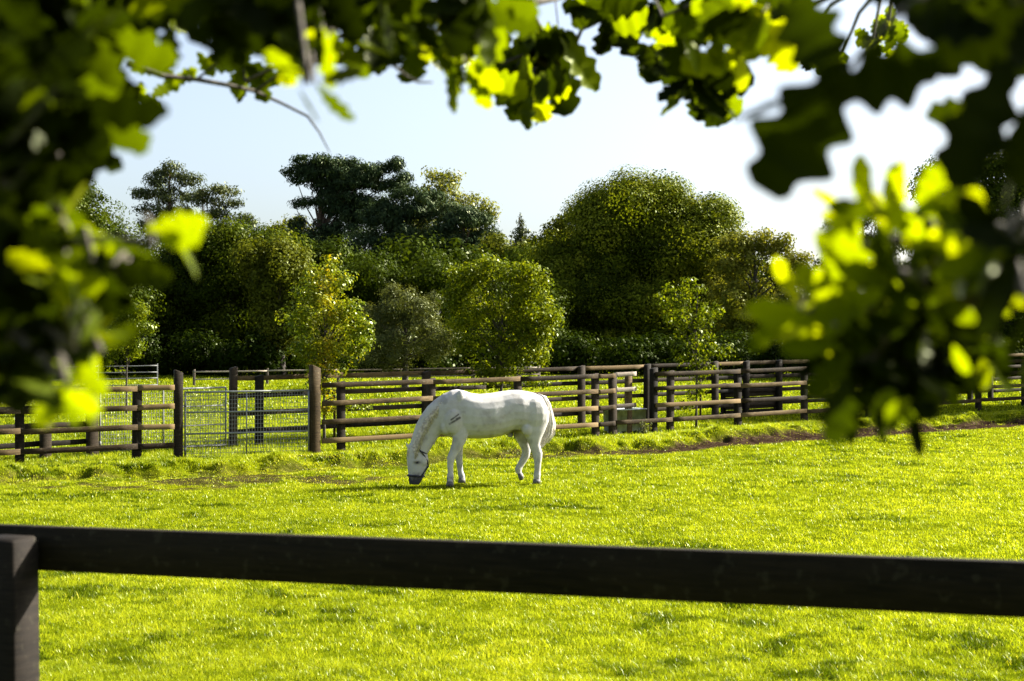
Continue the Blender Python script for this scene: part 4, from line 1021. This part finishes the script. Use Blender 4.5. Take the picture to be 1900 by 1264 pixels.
def ex_topmid(lv, mb):
    mb.tube(np.array([P3(695, 85, 2.6), P3(720, 112, 2.6), P3(750, 138, 2.6), P3(775, 152, 2.6), P3(803, 152, 2.6)]), [.003, .0028, .0025, .0022, .0015], 6)
    mb.tube(np.array([P3(860, 60, 2.8), P3(920, 20, 2.9), P3(990, 2, 3.0), P3(1060, -14, 3.1)]), [.010, .010, .010, .010], 7)
    mb.tube(np.array([P3(962, 5, 3.3), P3(963, 60, 3.3)]), [.002, .0015], 5)
    mb.tube(np.array([P3(1030, -5, 3.3), P3(1036, 50, 3.3)]), [.002, .0015], 5)
    hero(lv, ((930, 165), (925, 45)), 0, SH_OAK[0], .45, (.2, -1, .2), 3.3)
    hero(lv, ((1015, 185), (1000, 235)), 0, SH_LONG[0], .3, (.9, -.3, .2), 3.3)
    hero(lv, ((1010, 90), (1060, 210)), 0, SH_BROAD[1], .35, (.2, -1, .3), 3.3)
    hero(lv, ((1000, 85), (950, 205)), 0, SH_BROAD[2], .3, (-.2, -1, .1), 3.35)
    hero(lv, ((1040, 60), (1118, 160)), 0, SH_OAK[2], .75, (.5, -1, .4), 3.2)
def ex_right(lv, mb):
    hb = P3(1560, 140, 1.12)
    mb.tube(np.array([P3(1900, -160, 1.25), P3(1780, -60, 1.2), P3(1650, 40, 1.14), hb]), [.006, .005, .003, .002], 6)
    hero(lv, ((1575, 110), (1428, 358)), 0, SH_DEEP[0], .30, (.25, -1, .1), 1.12)
    hero(lv, ((1530, 175), (1745, 120)), 0, SH_DEEP[1], .30, (.1, -1, -.4), 1.10)
    hero(lv, ((1560, 160), (1470, -10)), 0, SH_DEEP[2], .35, (-.2, -1, .2), 1.15)
    hero(lv, ((1550, 150), (1355, 195)), 0, SH_LONG[1], .35, (-.05, -.25, 1), 1.10)
    hero(lv, ((1880, 110), (1765, 330)), 0, SH_OAK[3], .12, (-.6, -1, -.1), 1.08)
    hero(lv, ((1925, 170), (1880, 335)), 0, SH_LONG[1], .12, (-.8, -1, -.1), 1.1)
    hero(lv, ((1850, 60), (1690, 15)), 0, SH_DEEP[0], .12, (.1, -1, .3), 1.12)
    hero(lv, ((1840, 200), (1730, 205)), 0, SH_OAK[0], .8, (.3, -1, .5), 1.3)
def ex_cluster(lv, mb):
    for (a, b, sh, t) in (((1605, 400), (1590, 290), SH_LONG[0], .85), ((1660, 420), (1655, 310), SH_LONG[1], .85), ((1640, 400), (1540, 385), SH_LONG[2], .6), ((1690, 400), (1790, 350), SH_LONG[3], .75),
                          ((1520, 600), (1385, 575), SH_LONG[0], .85), ((1600, 520), (1500, 560), SH_OAK[0], .7), ((1640, 540), (1510, 590), SH_OAK[1], .75), ((1560, 640), (1450, 650), SH_LONG[3], .7),
                          ((1620, 480), (1510, 440), SH_OAK[2], .8), ((1760, 480), (1850, 520), SH_OAK[3], .8), ((1580, 650), (1500, 740), SH_OAK[0], .5), ((1570, 700), (1540, 820), SH_DEEP[2], .35), ((1620, 760), (1660, 720), SH_OAK[1], .8),
                          ((1690, 740), (1640, 770), SH_LONG[1], .7), ((1770, 640), (1790, 700), SH_LONG[0], .8), ((1700, 560), (1600, 500), SH_OAK[1], .8), ((1720, 450), (1640, 380), SH_OAK[3], .85), ((1560, 560), (1470, 500), SH_OAK[0], .9), ((1700, 380), (1760, 300), SH_OAK[1], .8), ((1600, 470), (1545, 420), SH_OAK[2], .9), ((1650, 620), (1560, 590), SH_OAK[3], .9), ((1800, 430), (1720, 400), SH_OAK[0], .9), ((1500, 620), (1430, 610), SH_OAK[2], .9)):
        hero(lv, (a, b), 0, sh, t, (random.uniform(-1, -.4), -.8, random.uniform(-.5, .1)), random.uniform(1.22, 1.36))
def unseen_canopy(regs):
    def f(lv, mb):
        for (x0, x1, y0, y1, z0, z1, n, ln) in regs:
            tw = [np.array([random.uniform(x0, x1), random.uniform(y0, y1), random.uniform(z0, z1)]) for _ in range(max(3, n // 10))]
            cc = sum(tw) / len(tw)
            for t in tw: mb.tube(np.array([cc, lin(cc, t, .5) + UP * .05, t]), [.008, .006, .002], 5, False)
            for i in range(n):
                lv.put(tw[i % len(tw)] + unit(1)[0] * .12, unit(1)[0], ln * random.uniform(.7, 1.2), random.choice(SH_OAK), .4, None)
    return f

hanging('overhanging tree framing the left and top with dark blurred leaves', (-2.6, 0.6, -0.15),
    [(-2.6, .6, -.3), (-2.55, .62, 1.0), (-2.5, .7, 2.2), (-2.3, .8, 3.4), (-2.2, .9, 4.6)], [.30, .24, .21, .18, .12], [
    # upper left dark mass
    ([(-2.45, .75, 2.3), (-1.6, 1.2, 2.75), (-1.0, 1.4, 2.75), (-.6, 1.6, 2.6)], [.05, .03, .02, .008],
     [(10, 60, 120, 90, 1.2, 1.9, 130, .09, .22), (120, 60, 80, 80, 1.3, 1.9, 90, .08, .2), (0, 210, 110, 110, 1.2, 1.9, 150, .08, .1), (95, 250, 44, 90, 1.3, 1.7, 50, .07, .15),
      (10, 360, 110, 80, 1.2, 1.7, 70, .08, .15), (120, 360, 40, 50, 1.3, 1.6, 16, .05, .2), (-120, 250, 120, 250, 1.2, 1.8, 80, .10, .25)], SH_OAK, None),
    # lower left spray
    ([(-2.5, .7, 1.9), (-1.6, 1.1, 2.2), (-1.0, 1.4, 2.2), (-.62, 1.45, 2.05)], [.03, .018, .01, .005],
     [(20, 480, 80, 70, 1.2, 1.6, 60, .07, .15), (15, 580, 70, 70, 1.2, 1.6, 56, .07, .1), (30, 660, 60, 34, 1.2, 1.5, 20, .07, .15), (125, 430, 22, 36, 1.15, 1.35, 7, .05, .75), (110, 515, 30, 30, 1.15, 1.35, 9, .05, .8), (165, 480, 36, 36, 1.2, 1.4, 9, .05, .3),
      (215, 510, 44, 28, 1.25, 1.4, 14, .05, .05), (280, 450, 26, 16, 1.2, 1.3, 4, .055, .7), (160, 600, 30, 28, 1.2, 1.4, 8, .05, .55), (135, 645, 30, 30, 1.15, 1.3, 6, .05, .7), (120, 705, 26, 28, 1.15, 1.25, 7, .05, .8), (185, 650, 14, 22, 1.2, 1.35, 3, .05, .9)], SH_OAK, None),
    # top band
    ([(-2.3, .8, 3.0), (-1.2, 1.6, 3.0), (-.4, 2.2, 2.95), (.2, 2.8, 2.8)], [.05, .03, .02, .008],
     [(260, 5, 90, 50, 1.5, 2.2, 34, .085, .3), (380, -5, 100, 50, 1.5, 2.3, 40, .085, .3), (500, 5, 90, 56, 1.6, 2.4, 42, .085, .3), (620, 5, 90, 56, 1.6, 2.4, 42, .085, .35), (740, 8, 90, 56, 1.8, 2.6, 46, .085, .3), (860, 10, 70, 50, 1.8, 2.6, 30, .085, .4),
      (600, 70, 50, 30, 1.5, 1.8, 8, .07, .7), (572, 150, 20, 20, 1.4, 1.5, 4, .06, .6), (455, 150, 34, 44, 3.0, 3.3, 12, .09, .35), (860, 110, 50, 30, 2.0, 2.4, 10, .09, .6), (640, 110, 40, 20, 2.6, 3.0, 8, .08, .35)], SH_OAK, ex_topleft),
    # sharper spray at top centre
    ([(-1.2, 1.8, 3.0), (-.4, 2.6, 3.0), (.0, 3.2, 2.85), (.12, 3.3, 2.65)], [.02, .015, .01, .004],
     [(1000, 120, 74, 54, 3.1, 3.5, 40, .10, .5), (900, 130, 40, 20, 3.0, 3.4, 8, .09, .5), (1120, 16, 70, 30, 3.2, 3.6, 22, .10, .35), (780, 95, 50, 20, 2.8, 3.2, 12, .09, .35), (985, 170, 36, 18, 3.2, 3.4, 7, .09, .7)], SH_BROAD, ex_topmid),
    # canopy above the frame, leaves added there to shade those below
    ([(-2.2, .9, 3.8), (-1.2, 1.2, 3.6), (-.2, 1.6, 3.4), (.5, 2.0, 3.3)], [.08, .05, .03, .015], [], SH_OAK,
     unseen_canopy([(-1.4, -.3, .8, 2.4, 2.65, 3.5, 700, .11), (-.5, .45, 1.0, 2.6, 2.8, 3.5, 600, .11), (-2.2, -1.0, .8, 2.4, 1.6, 2.8, 300, .11), (-2.5, 1.2, -2.5, .8, 2.8, 4.2, 1500, .12)])),
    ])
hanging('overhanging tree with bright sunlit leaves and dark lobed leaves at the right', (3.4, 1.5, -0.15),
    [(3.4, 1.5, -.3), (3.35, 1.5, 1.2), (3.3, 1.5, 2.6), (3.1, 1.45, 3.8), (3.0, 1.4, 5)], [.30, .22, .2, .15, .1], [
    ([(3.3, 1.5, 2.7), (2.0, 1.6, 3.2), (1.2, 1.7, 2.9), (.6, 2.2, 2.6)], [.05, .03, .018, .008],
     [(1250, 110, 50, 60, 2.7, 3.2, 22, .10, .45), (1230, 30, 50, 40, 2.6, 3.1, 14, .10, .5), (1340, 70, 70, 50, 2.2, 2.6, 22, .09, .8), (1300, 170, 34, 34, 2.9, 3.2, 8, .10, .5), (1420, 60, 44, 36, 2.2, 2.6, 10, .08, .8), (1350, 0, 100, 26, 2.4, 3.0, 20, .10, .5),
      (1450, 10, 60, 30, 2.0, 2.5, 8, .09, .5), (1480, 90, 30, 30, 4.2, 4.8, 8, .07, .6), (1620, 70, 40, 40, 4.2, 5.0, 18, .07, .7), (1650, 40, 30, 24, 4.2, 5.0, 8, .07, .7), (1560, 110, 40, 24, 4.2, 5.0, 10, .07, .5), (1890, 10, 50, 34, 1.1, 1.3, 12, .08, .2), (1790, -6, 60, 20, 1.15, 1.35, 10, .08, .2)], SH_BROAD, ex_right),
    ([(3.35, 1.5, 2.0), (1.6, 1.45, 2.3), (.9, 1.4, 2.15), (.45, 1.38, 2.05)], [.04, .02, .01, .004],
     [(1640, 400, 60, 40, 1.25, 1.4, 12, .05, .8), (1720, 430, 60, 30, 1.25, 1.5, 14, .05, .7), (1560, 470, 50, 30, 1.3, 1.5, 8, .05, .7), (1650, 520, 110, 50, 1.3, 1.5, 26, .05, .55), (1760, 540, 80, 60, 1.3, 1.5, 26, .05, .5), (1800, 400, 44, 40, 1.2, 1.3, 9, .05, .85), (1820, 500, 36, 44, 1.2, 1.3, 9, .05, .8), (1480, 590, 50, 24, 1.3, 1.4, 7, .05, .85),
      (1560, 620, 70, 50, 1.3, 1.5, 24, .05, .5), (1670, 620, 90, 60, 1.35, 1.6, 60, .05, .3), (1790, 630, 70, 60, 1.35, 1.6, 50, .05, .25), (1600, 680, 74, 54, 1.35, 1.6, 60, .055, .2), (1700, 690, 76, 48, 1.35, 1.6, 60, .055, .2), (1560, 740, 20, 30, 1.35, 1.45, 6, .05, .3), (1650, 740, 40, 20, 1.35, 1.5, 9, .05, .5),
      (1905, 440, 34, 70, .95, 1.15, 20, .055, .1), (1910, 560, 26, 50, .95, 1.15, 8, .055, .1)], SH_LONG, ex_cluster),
    ([(3.1, 1.45, 3.7), (2.3, 1.5, 3.8), (1.6, 1.6, 3.5), (1.0, 1.8, 3.3)], [.06, .04, .02, .01], [], SH_OAK, unseen_canopy([(1.2, 2.6, .2, 1.2, 3.1, 3.8, 160, .11)])),
    ])
